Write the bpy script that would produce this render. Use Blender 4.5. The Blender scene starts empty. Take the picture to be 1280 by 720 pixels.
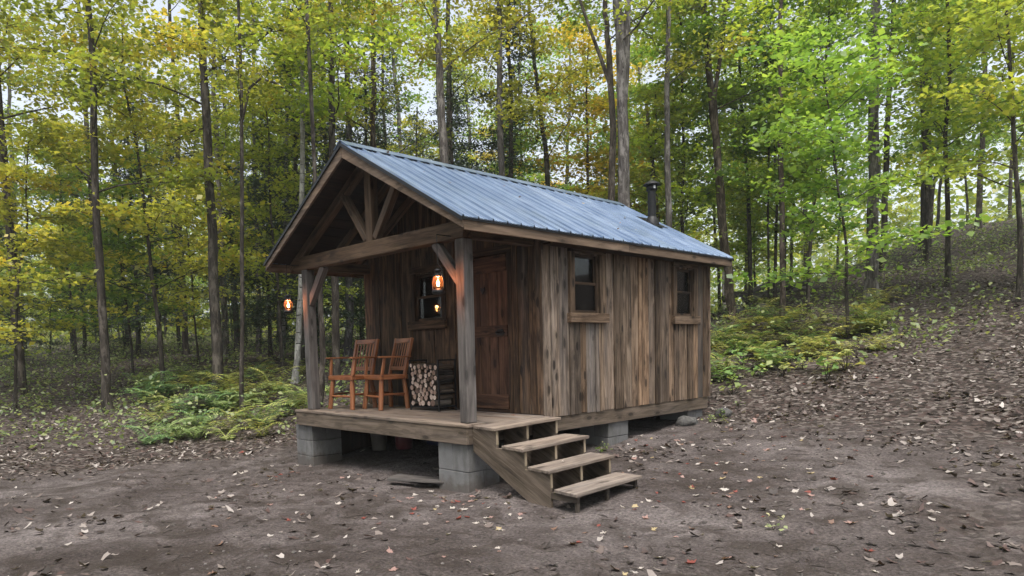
import bpy, math, random
import numpy as np
from mathutils import Vector, Matrix, Euler, noise

random.seed(7)
RNG = np.random.default_rng(7)
scene = bpy.context.scene
COL = scene.collection

# ------------------------------------------------------------------ camera
CAM = Vector((5.849, -5.281, 0.866))
FOC = 850.63
R_ = Vector((0.69046701, 0.72289338, -0.02608574))
U_ = Vector((-0.03732115, 0.07161439, 0.99673392))
F_ = Vector((-0.72240047, 0.68723834, -0.07642659))
FH = Vector((-0.7245, 0.6893, 0)).normalized()
RH = Vector((0.6893, 0.7245, 0)).normalized()

cd = bpy.data.cameras.new('camera')
cam = bpy.data.objects.new('camera', cd)
COL.objects.link(cam)
m = Matrix(((R_.x, U_.x, -F_.x, CAM.x), (R_.y, U_.y, -F_.y, CAM.y), (R_.z, U_.z, -F_.z, CAM.z), (0, 0, 0, 1)))
cam.matrix_world = m
cd.sensor_fit = 'HORIZONTAL'
cd.sensor_width = 36.0
cd.lens = FOC / 1280 * 36
cd.shift_x = 35.94 / 1280
cd.shift_y = 142.94 / 1280
cd.clip_start = 0.05
cd.clip_end = 3000
scene.camera = cam

# ------------------------------------------------------------------ cabin measures (metres; deck top is z = 0)
W, P, L = 4.034, 1.373, 4.315
BACK = P + L
MX = -W / 2
RIM = 0.236
ZR, SL = 3.65, 0.562
OE, OF, OB = 0.295, 0.25, 0.277
def roof_z(x): return ZR - SL * abs(x - MX)


def smooth(a, b, x):
    t = np.clip((x - a) / (b - a), 0, 1)
    return t * t * (3 - 2 * t)


def ground_np(x, y):
    x = np.asarray(x, float); y = np.asarray(y, float)
    s = (x - CAM.x) * FH.x + (y - CAM.y) * FH.y
    w = smooth(-14, -3, x)
    z = -0.82 + 0.082 * np.clip(y, 0, 5.7)
    z = z - 0.05 * smooth(-1.5, -4.0, x) * smooth(3, 0, y)
    z = z + 0.215 * np.clip(y - 5.7, 0, 34) * w
    z = z + 0.10 * np.clip(s - 14.5, 0, 12) * (1 - w) + 0.04 * np.clip(s - 26.5, 0, 60) * (1 - w)
    z = z + 0.02 * np.clip(s - 30, 0, 120)
    # rolling and lumpy detail
    amp = 0.25 + 0.75 * smooth(6, 12, np.hypot(x, y - 2))
    z = z + amp * (0.06 * np.sin(0.9 * x + 1.3) * np.sin(0.7 * y + 0.4) + 0.03 * np.sin(2.3 * x + 0.5 * y) * np.sin(2.1 * y - 0.3 * x + 1))
    return z


def gz(x, y): return float(ground_np(x, y))


def at(px, depth, lateral_only=False):
    """world x, y of the point seen in photo column px at a horizontal distance depth"""
    lat = (px - 604.06) / FOC * depth
    p = CAM + FH * depth + RH * lat
    return p.x, p.y

# ------------------------------------------------------------------ materials
def new_mat(name):
    mt = bpy.data.materials.new(name); mt.use_nodes = True
    nt = mt.node_tree; nt.nodes.clear()
    out = nt.nodes.new('ShaderNodeOutputMaterial')
    return mt, nt, out


def N(nt, typ, **kw):
    n = nt.nodes.new(typ)
    for k, v in kw.items():
        if k in ('in_', ): continue
        setattr(n, k, v)
    return n


def setin(n, **kw):
    for k, v in kw.items(): n.inputs[k.replace('_', ' ')].default_value = v


def ramp(nt, fac, stops, interp='LINEAR'):
    r = nt.nodes.new('ShaderNodeValToRGB'); r.color_ramp.interpolation = interp
    els = r.color_ramp.elements
    while len(els) < len(stops): els.new(0.5)
    for e, (p, c) in zip(els, stops):
        e.position = p; e.color = (c[0], c[1], c[2], 1)
    nt.links.new(fac, r.inputs['Fac'])
    return r.outputs['Color']


def mixc(nt, fac, a, b, mode='MIX'):
    n = nt.nodes.new('ShaderNodeMix'); n.data_type = 'RGBA'; n.blend_type = mode
    for sock, v in ((n.inputs['Factor'], fac), (n.inputs[6], a), (n.inputs[7], b)):
        if isinstance(v, (int, float)): sock.default_value = v
        elif isinstance(v, tuple): sock.default_value = (*v, 1)
        else: nt.links.new(v, sock)
    return n.outputs[2]


def math_(nt, op, a, b=None, c=None, clamp=False):
    n = nt.nodes.new('ShaderNodeMath'); n.operation = op; n.use_clamp = clamp
    for i, v in enumerate((a, b, c)):
        if v is None: continue
        if isinstance(v, (int, float)): n.inputs[i].default_value = v
        else: nt.links.new(v, n.inputs[i])
    return n.outputs[0]


def mapped(nt, vec, scale, loc=(0, 0, 0)):
    mp = nt.nodes.new('ShaderNodeMapping')
    mp.inputs['Scale'].default_value = scale; mp.inputs['Location'].default_value = loc
    nt.links.new(vec, mp.inputs['Vector'])
    return mp.outputs['Vector']


def noise_(nt, vec, scale, detail=4, rough=0.55, dist=0.0, out='Fac'):
    n = nt.nodes.new('ShaderNodeTexNoise')
    n.inputs['Scale'].default_value = scale; n.inputs['Detail'].default_value = detail
    n.inputs['Roughness'].default_value = rough; n.inputs['Distortion'].default_value = dist
    if vec is not None: nt.links.new(vec, n.inputs['Vector'])
    return n.outputs[out]


def attr(nt, name, out):
    a = nt.nodes.new('ShaderNodeAttribute'); a.attribute_name = name
    return a.outputs[out]


def wood(name, dark, mid, light, grey=(0.115, 0.106, 0.102), rough=0.75, greybias=0.0, bump=0.25, streak=0.5, spec=0.25, knots=1.0):
    """weathered board: grain runs along attribute gc.x; attribute tint = (brightness, greyness, hue) of each board"""
    mt, nt, out = new_mat(name)
    gc = attr(nt, 'gc', 'Vector'); tint = attr(nt, 'tint', 'Color')
    sep = nt.nodes.new('ShaderNodeSeparateColor'); nt.links.new(tint, sep.inputs[0])
    tb, tg, th = sep.outputs[0], sep.outputs[1], sep.outputs[2]
    # knots bend the grain
    kv = mapped(nt, gc, (2.8, 7.0, 7.0))
    vor = nt.nodes.new('ShaderNodeTexVoronoi'); vor.inputs['Scale'].default_value = 1.0
    nt.links.new(kv, vor.inputs['Vector'])
    kd = vor.outputs['Distance']
    knot = ramp(nt, kd, [(0.0, (1, 1, 1)), (0.14, (1, 1, 1)), (0.22, (0.3, 0.3, 0.3)), (0.42, (0, 0, 0))])
    bend = nt.nodes.new('ShaderNodeVectorMath'); bend.operation = 'MULTIPLY_ADD'
    comb = nt.nodes.new('ShaderNodeCombineXYZ')
    nt.links.new(math_(nt, 'MULTIPLY', knot, 0.045), comb.inputs[1])
    nt.links.new(gc, bend.inputs[0]); bend.inputs[1].default_value = (1, 1, 1); nt.links.new(comb.outputs[0], bend.inputs[2])
    gv = bend.outputs[0]
    g1 = noise_(nt, mapped(nt, gv, (0.9, 19, 19)), 1.0, 7, 0.66, 1.0)
    g2 = noise_(nt, mapped(nt, gv, (2.2, 90, 90)), 1.0, 3, 0.6)
    g3 = noise_(nt, mapped(nt, gv, (1.3, 7.5, 7.5)), 1.0, 5, 0.62, 1.2)
    f = math_(nt, 'ADD', math_(nt, 'MULTIPLY', g1, 0.6), math_(nt, 'ADD', math_(nt, 'MULTIPLY', g3, 0.55), math_(nt, 'MULTIPLY', g2, 0.22)))
    f = math_(nt, 'SUBTRACT', f, 0.18)
    c = ramp(nt, f, [(0.3, dark), (0.47, mid), (0.63, light)])
    # hue drift per board
    c = mixc(nt, math_(nt, 'MULTIPLY', th, 0.65), c, (1.15, 0.95, 0.76), 'MULTIPLY')
    # silvering
    gpatch = noise_(nt, mapped(nt, gv, (0.5, 5, 5)), 1.0, 3)
    gf = math_(nt, 'ADD', math_(nt, 'MULTIPLY', math_(nt, 'SUBTRACT', gpatch, 0.42), 1.6), math_(nt, 'ADD', math_(nt, 'SUBTRACT', tg, 0.35), greybias), clamp=True)
    gcol = ramp(nt, f, [(0.25, tuple(v * 0.4 for v in grey)), (0.5, tuple(v * 1.0 for v in grey)), (0.7, tuple(v * 1.7 for v in grey))])
    c = mixc(nt, math_(nt, 'MULTIPLY', gf, 0.8), c, gcol)
    # dark weather streaks with their own shape
    st = noise_(nt, mapped(nt, gv, (0.35, 11, 11), (7, 3, 1)), 1.0, 5, 0.65, 0.4)
    stf = ramp(nt, st, [(0.52, (0, 0, 0)), (0.68, (1, 1, 1))])
    c = mixc(nt, math_(nt, 'MULTIPLY', stf, streak * 0.75), c, tuple(v * 0.35 for v in dark))
    c = mixc(nt, math_(nt, 'MULTIPLY', knot, 0.75 * knots), c, tuple(v * 0.45 for v in dark))
    bv = nt.nodes.new('ShaderNodeMapRange'); nt.links.new(tb, bv.inputs[0]); bv.inputs[3].default_value = 0.42; bv.inputs[4].default_value = 1.6
    mul = nt.nodes.new('ShaderNodeVectorMath'); mul.operation = 'SCALE'
    nt.links.new(c, mul.inputs[0]); nt.links.new(bv.outputs[0], mul.inputs[3])
    b = nt.nodes.new('ShaderNodeBsdfPrincipled')
    nt.links.new(mul.outputs[0], b.inputs['Base Color'])
    b.inputs['Roughness'].default_value = rough; b.inputs['Specular IOR Level'].default_value = spec
    bp = nt.nodes.new('ShaderNodeBump'); bp.inputs['Strength'].default_value = bump; bp.inputs['Distance'].default_value = 0.01
    nt.links.new(math_(nt, 'ADD', g1, math_(nt, 'MULTIPLY', g2, 0.5)), bp.inputs['Height'])
    nt.links.new(bp.outputs[0], b.inputs['Normal'])
    nt.links.new(b.outputs[0], out.inputs[0])
    return mt


def plain(name, col, rough=0.6, metal=0.0, nscale=8, var=0.25, spec=0.4, bump=0.0):
    mt, nt, out = new_mat(name)
    tc = nt.nodes.new('ShaderNodeTexCoord')
    n = noise_(nt, tc.outputs['Object'], nscale, 5, 0.6)
    c = ramp(nt, n, [(0.3, tuple(v * (1 - var) for v in col)), (0.7, tuple(min(1, v * (1 + var)) for v in col))])
    b = nt.nodes.new('ShaderNodeBsdfPrincipled')
    nt.links.new(c, b.inputs['Base Color'])
    b.inputs['Roughness'].default_value = rough; b.inputs['Metallic'].default_value = metal
    b.inputs['Specular IOR Level'].default_value = spec
    if bump:
        bp = nt.nodes.new('ShaderNodeBump'); bp.inputs['Strength'].default_value = bump; bp.inputs['Distance'].default_value = 0.02
        nt.links.new(n, bp.inputs['Height']); nt.links.new(bp.outputs[0], b.inputs['Normal'])
    nt.links.new(b.outputs[0], out.inputs[0])
    return mt


M = {}
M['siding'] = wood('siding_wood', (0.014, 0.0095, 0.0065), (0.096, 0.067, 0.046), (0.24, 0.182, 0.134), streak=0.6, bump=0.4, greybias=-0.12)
M['porch_siding'] = wood('porch_siding_wood', (0.005, 0.0033, 0.0025), (0.036, 0.023, 0.0145), (0.125, 0.08, 0.05), streak=0.45, greybias=-0.3, bump=0.35)  # darker than the side siding: porch shade is put into the board colour
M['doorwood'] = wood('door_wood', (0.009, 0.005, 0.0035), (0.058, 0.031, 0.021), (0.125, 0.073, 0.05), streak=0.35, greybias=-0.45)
M['beam'] = wood('beam_wood', (0.0182, 0.0117, 0.0078), (0.078, 0.052, 0.0338), (0.156, 0.1105, 0.0754), streak=0.35, greybias=-0.05)
M['trim'] = wood('trim_wood', (0.0377, 0.0261, 0.0188), (0.1232, 0.0899, 0.0653), (0.2175, 0.1624, 0.1203), streak=0.22, greybias=0.0)
M['post'] = wood('post_wood', (0.0297, 0.0243, 0.023), (0.0945, 0.081, 0.0743), (0.1755, 0.1553, 0.1458), streak=0.3, greybias=0.25)
M['deck'] = wood('deck_wood', (0.0585, 0.0442, 0.0364), (0.169, 0.1365, 0.1118), (0.273, 0.2275, 0.1885), streak=0.25, greybias=0.05)
M['treated'] = wood('treated_wood', (0.0385, 0.0298, 0.0227), (0.1091, 0.0869, 0.0665), (0.186, 0.149, 0.121), streak=0.25, greybias=-0.15)
M['cut_edge'] = wood('pale_cut_wood', (0.156, 0.13, 0.091), (0.286, 0.2405, 0.1755), (0.39, 0.325, 0.247), streak=0.1, greybias=-0.1)
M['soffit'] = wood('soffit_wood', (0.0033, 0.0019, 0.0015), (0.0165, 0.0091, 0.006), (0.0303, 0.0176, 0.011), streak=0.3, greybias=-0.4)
M['chair'] = wood('varnished_wood', (0.06, 0.02, 0.009), (0.2, 0.075, 0.03), (0.32, 0.14, 0.062), streak=0.12, greybias=-0.9, rough=0.42, bump=0.08, spec=0.5)
M['bark_log'] = wood('firewood_bark', (0.012, 0.009, 0.007), (0.05, 0.04, 0.032), (0.11, 0.095, 0.08), streak=0.3, greybias=0.0, bump=0.6)
M['log_end'] = plain('firewood_cut_end', (0.30, 0.22, 0.17), 0.85, nscale=25, var=0.4)
def log_end():
    mt, nt, out = new_mat('firewood_cut_end')
    oi = nt.nodes.new('ShaderNodeObjectInfo'); tc = nt.nodes.new('ShaderNodeTexCoord')
    c = ramp(nt, oi.outputs['Random'], [(0.0, (0.12, 0.08, 0.065)), (0.25, (0.27, 0.19, 0.155)), (0.6, (0.40, 0.305, 0.265)), (1.0, (0.56, 0.48, 0.43))])
    c = mixc(nt, 0.7, c, ramp(nt, noise_(nt, tc.outputs['Object'], 30, 4, 0.6), [(0.3, (0.5, 0.45, 0.42)), (0.7, (1.3, 1.25, 1.2))]), 'MULTIPLY')
    b = nt.nodes.new('ShaderNodeBsdfPrincipled'); nt.links.new(c, b.inputs['Base Color']); b.inputs['Roughness'].default_value = 0.9
    nt.links.new(b.outputs[0], out.inputs[0]); return mt
M['log_end'] = log_end()
M['iron'] = plain('black_iron', (0.012, 0.012, 0.013), 0.5, 0.4, spec=0.4)
M['black_trim'] = plain('dark_metal_edge', (0.02, 0.021, 0.024), 0.45, 0.5)
M['flue'] = plain('flue_black', (0.013, 0.013, 0.014), 0.5, 0.3, 12, 0.4)
M['white_label'] = plain('paper_sticker', (0.6, 0.6, 0.62), 0.6)
M['cream_plastic'] = plain('cream_plastic', (0.10, 0.09, 0.08), 0.5)
M['red_plastic'] = plain('red_plastic', (0.10, 0.014, 0.02), 0.45)
M['blue_plastic'] = plain('blue_plastic', (0.02, 0.022, 0.07), 0.5)
M['curtain'] = plain('curtain_cloth', (0.75, 0.71, 0.64), 0.9)
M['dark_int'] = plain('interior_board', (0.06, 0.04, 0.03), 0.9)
M['rock'] = plain('field_stone', (0.085, 0.082, 0.078), 0.9, nscale=4, var=0.5, bump=0.8)
M['mug'] = plain('pale_stoneware', (0.55, 0.52, 0.46), 0.4)


def concrete():
    mt, nt, out = new_mat('concrete_block')
    tc = nt.nodes.new('ShaderNodeTexCoord'); v = tc.outputs['Object']
    a = noise_(nt, v, 3.0, 5, 0.6); bfine = noise_(nt, v, 160, 3, 0.7)
    c = ramp(nt, a, [(0.3, (0.15, 0.15, 0.153)), (0.7, (0.225, 0.225, 0.23))])
    c = mixc(nt, 0.5, c, ramp(nt, bfine, [(0.35, (0.55, 0.55, 0.55)), (0.65, (1.3, 1.3, 1.3))]), 'MULTIPLY')
    oi = nt.nodes.new('ShaderNodeObjectInfo')
    c = mixc(nt, 1.0, c, ramp(nt, oi.outputs['Random'], [(0.0, (0.85, 0.84, 0.83)), (1.0, (1.15, 1.15, 1.14))]), 'MULTIPLY')
    st_ = noise_(nt, mapped(nt, v, (5, 5, 1.2)), 1.0, 5, 0.65)
    c = mixc(nt, ramp(nt, st_, [(0.52, (0, 0, 0)), (0.68, (0.55,) * 3)]), c, (0.075, 0.07, 0.063))
    geo = nt.nodes.new('ShaderNodeNewGeometry'); sp = nt.nodes.new('ShaderNodeSeparateXYZ'); nt.links.new(geo.outputs['Position'], sp.inputs[0])
    n2 = noise_(nt, v, 9, 4)
    spl = ramp(nt, math_(nt, 'ADD', math_(nt, 'MULTIPLY', sp.outputs[2], 3.0), math_(nt, 'ADD', n2, 1.8)), [(0.0, (1, 1, 1)), (0.35, (0, 0, 0))])
    c = mixc(nt, math_(nt, 'MULTIPLY', spl, 0.75), c, (0.10, 0.085, 0.075))      # soil splashed on the lowest course
    b = nt.nodes.new('ShaderNodeBsdfPrincipled'); nt.links.new(c, b.inputs['Base Color']); b.inputs['Roughness'].default_value = 0.95
    b.inputs['Specular IOR Level'].default_value = 0.1
    bp = nt.nodes.new('ShaderNodeBump'); bp.inputs['Strength'].default_value = 0.6; bp.inputs['Distance'].default_value = 0.004
    nt.links.new(bfine, bp.inputs['Height']); nt.links.new(bp.outputs[0], b.inputs['Normal'])
    nt.links.new(b.outputs[0], out.inputs[0]); return mt
M['concrete'] = concrete()


def roof_metal():
    mt, nt, out = new_mat('galvanised_roof_metal')
    tc = nt.nodes.new('ShaderNodeTexCoord'); v = tc.outputs['Object']
    a = noise_(nt, mapped(nt, v, (0.8, 3.5, 0.8)), 1.5, 5, 0.6, 0.5)
    f = noise_(nt, mapped(nt, v, (0.7, 16, 0.7)), 1.5, 4, 0.65)
    c = ramp(nt, a, [(0.3, (0.10, 0.15, 0.24)), (0.7, (0.20, 0.265, 0.37))])
    c = mixc(nt, ramp(nt, f, [(0.55, (0, 0, 0)), (0.75, (0.5, 0.5, 0.5))]), c, (0.055, 0.07, 0.13))
    w_ = noise_(nt, mapped(nt, v, (0.5, 9, 0.5), (3, 1, 4)), 1.5, 5, 0.7, 0.3)
    c = mixc(nt, ramp(nt, w_, [(0.52, (0, 0, 0)), (0.7, (0.6,) * 3)]), c, (0.33, 0.39, 0.47))
    g_ = noise_(nt, v, 1.1, 4, 0.6)
    c = mixc(nt, ramp(nt, g_, [(0.55, (0, 0, 0)), (0.72, (0.4,) * 3)]), c, (0.15, 0.19, 0.20))
    b = nt.nodes.new('ShaderNodeBsdfPrincipled'); nt.links.new(c, b.inputs['Base Color'])
    b.inputs['Metallic'].default_value = 0.55
    nt.links.new(ramp(nt, a, [(0.3, (0.28,) * 3), (0.7, (0.46,) * 3)]), b.inputs['Roughness'])
    nt.links.new(b.outputs[0], out.inputs[0]); return mt
M['roof'] = roof_metal()


def glass(name, tint=(0.75, 0.78, 0.76), extra=0.03):
    mt, nt, out = new_mat(name)
    t = nt.nodes.new('ShaderNodeBsdfTransparent'); t.inputs[0].default_value = (*tint, 1)
    g = nt.nodes.new('ShaderNodeBsdfGlossy'); g.inputs['Roughness'].default_value = 0.03
    fr = nt.nodes.new('ShaderNodeFresnel'); fr.inputs[0].default_value = 1.5
    mx = nt.nodes.new('ShaderNodeMixShader')
    nt.links.new(math_(nt, 'ADD', fr.outputs[0], extra), mx.inputs[0]); nt.links.new(t.outputs[0], mx.inputs[1]); nt.links.new(g.outputs[0], mx.inputs[2])
    nt.links.new(mx.outputs[0], out.inputs[0]); return mt
M['glass'] = glass('window_glass', (0.85, 0.87, 0.85), extra=-0.02)
def amber_glass():
    mt, nt, out = new_mat('lantern_glass')
    t = nt.nodes.new('ShaderNodeBsdfTransparent'); t.inputs[0].default_value = (1.0, 0.8, 0.6, 1)
    tr = nt.nodes.new('ShaderNodeBsdfTranslucent'); tr.inputs[0].default_value = (0.8, 0.42, 0.16, 1)
    g = nt.nodes.new('ShaderNodeBsdfGlossy'); g.inputs['Roughness'].default_value = 0.05
    a = nt.nodes.new('ShaderNodeMixShader'); a.inputs[0].default_value = 0.03
    b = nt.nodes.new('ShaderNodeMixShader'); b.inputs[0].default_value = 0.06
    nt.links.new(t.outputs[0], a.inputs[1]); nt.links.new(tr.outputs[0], a.inputs[2]); nt.links.new(a.outputs[0], b.inputs[1]); nt.links.new(g.outputs[0], b.inputs[2])
    nt.links.new(b.outputs[0], out.inputs[0]); return mt
M['lamp_glass'] = amber_glass()


def flame_mat():
    mt, nt, out = new_mat('flame')
    e = nt.nodes.new('ShaderNodeEmission'); e.inputs[0].default_value = (1.0, 0.58, 0.24, 1); e.inputs[1].default_value = 16
    nt.links.new(e.outputs[0], out.inputs[0]); return mt
M['flame'] = flame_mat()


def leaf_mat(name, stops, trans=0.45, objvar=True, gloss=0.04, clump=0.0):
    """each leaf takes its colour from a ramp (random per leaf) and its tree's own tint (object colour)"""
    mt, nt, out = new_mat(name)
    geo = nt.nodes.new('ShaderNodeNewGeometry'); oi = nt.nodes.new('ShaderNodeObjectInfo')
    if clump:
        tc = nt.nodes.new('ShaderNodeTexCoord')
        nz = noise_(nt, tc.outputs['Object'], clump, 3, 0.6)
        nz = math_(nt, 'MULTIPLY_ADD', math_(nt, 'SUBTRACT', nz, 0.5), 1.9, 0.42)
        f = math_(nt, 'ADD', nz, math_(nt, 'MULTIPLY_ADD', geo.outputs['Random Per Island'], 0.5, -0.25), clamp=True)
    else: f = geo.outputs['Random Per Island']
    c = ramp(nt, f, stops)
    if objvar: c = mixc(nt, 1.0, c, oi.outputs['Color'], 'MULTIPLY')
    d = nt.nodes.new('ShaderNodeBsdfDiffuse'); nt.links.new(c, d.inputs[0])
    t = nt.nodes.new('ShaderNodeBsdfTranslucent')
    nt.links.new(mixc(nt, 1.0, c, (1.4, 1.35, 0.75), 'MULTIPLY'), t.inputs[0])
    mx = nt.nodes.new('ShaderNodeMixShader'); mx.inputs[0].default_value = trans
    nt.links.new(d.outputs[0], mx.inputs[1]); nt.links.new(t.outputs[0], mx.inputs[2])
    g = nt.nodes.new('ShaderNodeBsdfGlossy'); g.inputs['Roughness'].default_value = 0.45
    m2 = nt.nodes.new('ShaderNodeMixShader'); m2.inputs[0].default_value = gloss
    nt.links.new(mx.outputs[0], m2.inputs[1]); nt.links.new(g.outputs[0], m2.inputs[2])
    nt.links.new(m2.outputs[0], out.inputs[0]); return mt

M['leaf_maple'] = leaf_mat('maple_foliage', [(0.0, (0.11, 0.16, 0.05)), (0.3, (0.22, 0.275, 0.066)), (0.65, (0.35, 0.375, 0.085)), (0.88, (0.45, 0.41, 0.10)), (1.0, (0.46, 0.30, 0.09))], 0.6, clump=0.55)
M['leaf_conifer'] = leaf_mat('conifer_foliage', [(0.0, (0.022, 0.042, 0.028)), (0.6, (0.05, 0.08, 0.048)), (1.0, (0.09, 0.125, 0.065))], 0.2)
M['leaf_fern'] = leaf_mat('fern_foliage', [(0.0, (0.12, 0.17, 0.07)), (0.5, (0.26, 0.33, 0.13)), (1.0, (0.46, 0.47, 0.23))], 0.4)
M['leaf_litter'] = leaf_mat('leaf_litter', [(0.0, (0.03, 0.024, 0.021)), (0.35, (0.065, 0.051, 0.045)), (0.5, (0.10, 0.062, 0.055)), (0.62, (0.15, 0.122, 0.108)), (0.8, (0.24, 0.205, 0.185)), (1.0, (0.44, 0.40, 0.37))], 0.1)
M['leaf_pale'] = leaf_mat('pale_leaf', [(0.0, (0.34, 0.30, 0.265)), (1.0, (0.50, 0.45, 0.41))], 0.15)
M['leaf_pink'] = leaf_mat('pink_leaf', [(0.0, (0.26, 0.165, 0.145)), (1.0, (0.36, 0.23, 0.20))], 0.15)
M['leaf_red'] = leaf_mat('red_leaf', [(0.0, (0.16, 0.035, 0.032)), (1.0, (0.24, 0.075, 0.055))], 0.15)
M['leaf_brown'] = leaf_mat('brown_leaf', [(0.0, (0.13, 0.075, 0.055)), (1.0, (0.24, 0.15, 0.11))], 0.1)
M['leaf_yellow'] = leaf_mat('yellow_leaf', [(0.0, (0.36, 0.28, 0.16)), (1.0, (0.45, 0.36, 0.2))], 0.2)


def bark_mat(name, dark, mid, light, birch=0.0):
    mt, nt, out = new_mat(name)
    tc = nt.nodes.new('ShaderNodeTexCoord'); oi = nt.nodes.new('ShaderNodeObjectInfo')
    v = tc.outputs['Object']
    ridge = noise_(nt, mapped(nt, v, (15, 15, 2.6)), 1.0, 7, 0.7, 0.8)
    blot = noise_(nt, mapped(nt, v, (6, 6, 2.2)), 1.0, 5, 0.7)
    c = ramp(nt, ridge, [(0.32, dark), (0.5, mid), (0.68, light)])
    c = mixc(nt, ramp(nt, blot, [(0.5, (0, 0, 0)), (0.6, (0.85,) * 3)]), c, tuple(min(1, x * 1.5) for x in light))   # lichen
    if birch:
        bnd = noise_(nt, mapped(nt, v, (2.5, 2.5, 16)), 1.0, 4, 0.7)
        c = mixc(nt, ramp(nt, bnd, [(0.58, (0, 0, 0)), (0.62, (0.9,) * 3)]), c, (0.03, 0.027, 0.024))
    c = mixc(nt, 1.0, c, oi.outputs['Color'], 'MULTIPLY')
    b = nt.nodes.new('ShaderNodeBsdfPrincipled'); nt.links.new(c, b.inputs['Base Color']); b.inputs['Roughness'].default_value = 0.95
    b.inputs['Specular IOR Level'].default_value = 0.1
    bp = nt.nodes.new('ShaderNodeBump'); bp.inputs['Strength'].default_value = 0.8; bp.inputs['Distance'].default_value = 0.03
    nt.links.new(ridge, bp.inputs['Height']); nt.links.new(bp.outputs[0], b.inputs['Normal'])
    nt.links.new(b.outputs[0], out.inputs[0]); return mt
M['bark_grey'] = bark_mat('grey_bark', (0.035, 0.03, 0.028), (0.10, 0.09, 0.084), (0.19, 0.175, 0.165))
M['bark_dark'] = bark_mat('dark_bark', (0.014, 0.012, 0.010), (0.045, 0.038, 0.032), (0.09, 0.078, 0.066))
M['bark_birch'] = bark_mat('birch_bark', (0.16, 0.15, 0.14), (0.34, 0.33, 0.31), (0.45, 0.44, 0.42), birch=1)


def ground_mat():
    mt, nt, out = new_mat('forest_soil')
    geo = nt.nodes.new('ShaderNodeNewGeometry'); v = geo.outputs['Position']
    lit = attr(nt, 'litter', 'Fac')
    n1 = noise_(nt, v, 0.55, 6, 0.6, 0.4); n2 = noise_(nt, v, 5.0, 6, 0.65); n3 = noise_(nt, v, 34, 6, 0.75)
    n4 = noise_(nt, mapped(nt, v, (1, 1, 1), (11, 5, 0)), 1.7, 5, 0.62, 0.8)
    c = ramp(nt, n1, [(0.3, (0.058, 0.047, 0.043)), (0.5, (0.108, 0.092, 0.088)), (0.7, (0.19, 0.167, 0.163))])
    c = mixc(nt, 0.75, c, ramp(nt, n2, [(0.3, (0.6, 0.58, 0.56)), (0.5, (1, 1, 1)), (0.72, (1.32, 1.3, 1.28))]), 'MULTIPLY')
    c = mixc(nt, 0.8, c, ramp(nt, n3, [(0.36, (0.4, 0.39, 0.38)), (0.5, (1, 1, 1)), (0.64, (1.75, 1.72, 1.7))]), 'MULTIPLY')
    c = mixc(nt, ramp(nt, n4, [(0.48, (0, 0, 0)), (0.62, (0.72,) * 3)]), c, (0.046, 0.036, 0.030))     # damp, peaty patches
    peb = nt.nodes.new('ShaderNodeTexVoronoi'); peb.inputs['Scale'].default_value = 34; nt.links.new(v, peb.inputs['Vector'])
    c = mixc(nt, ramp(nt, peb.outputs['Distance'], [(0.10, (0.7,) * 3), (0.17, (0, 0, 0))]), c, mixc(nt, 0.5, (0.2, 0.18, 0.165), peb.outputs['Color'], 'MULTIPLY'))
    lf = nt.nodes.new('ShaderNodeTexVoronoi'); lf.inputs['Scale'].default_value = 17; nt.links.new(v, lf.inputs['Vector'])
    lsep = nt.nodes.new('ShaderNodeSeparateColor'); nt.links.new(lf.outputs['Color'], lsep.inputs[0])
    lc = ramp(nt, lsep.outputs[0], [(0.0, (0.022, 0.016, 0.013)), (0.4, (0.052, 0.042, 0.037)), (0.6, (0.075, 0.052, 0.046)), (0.8, (0.11, 0.092, 0.082)), (1.0, (0.20, 0.172, 0.155))])
    lm = math_(nt, 'MULTIPLY', lit, ramp(nt, math_(nt, 'ADD', n2, math_(nt, 'MULTIPLY', lit, 0.45)), [(0.5, (0, 0, 0)), (0.75, (1, 1, 1))]))
    c = mixc(nt, lm, c, lc)
    b = nt.nodes.new('ShaderNodeBsdfPrincipled'); nt.links.new(c, b.inputs['Base Color']); b.inputs['Roughness'].default_value = 0.95
    b.inputs['Specular IOR Level'].default_value = 0.12
    bp = nt.nodes.new('ShaderNodeBump'); bp.inputs['Strength'].default_value = 1.0; bp.inputs['Distance'].default_value = 0.07
    n5 = noise_(nt, v, 12, 6, 0.7)
    nt.links.new(math_(nt, 'ADD', math_(nt, 'ADD', n2, math_(nt, 'MULTIPLY', n5, 0.5)), math_(nt, 'MULTIPLY', n3, 0.3)), bp.inputs['Height']); nt.links.new(bp.outputs[0], b.inputs['Normal'])
    nt.links.new(b.outputs[0], out.inputs[0]); return mt
M['soil'] = ground_mat()

# ------------------------------------------------------------------ object helpers
def tag(o, label=None, cat=None, group=None, kind=None):
    if label: o['label'] = label
    if cat: o['category'] = cat
    if group: o['group'] = group
    if kind: o['kind'] = kind
    return o


def empty(name, loc=(0, 0, 0), rz=0.0, rot=None):
    o = bpy.data.objects.new(name, None); COL.objects.link(o)
    o.empty_display_size = 0.1
    o.location = loc; o.rotation_euler = rot or (0, 0, rz)
    return o


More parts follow.
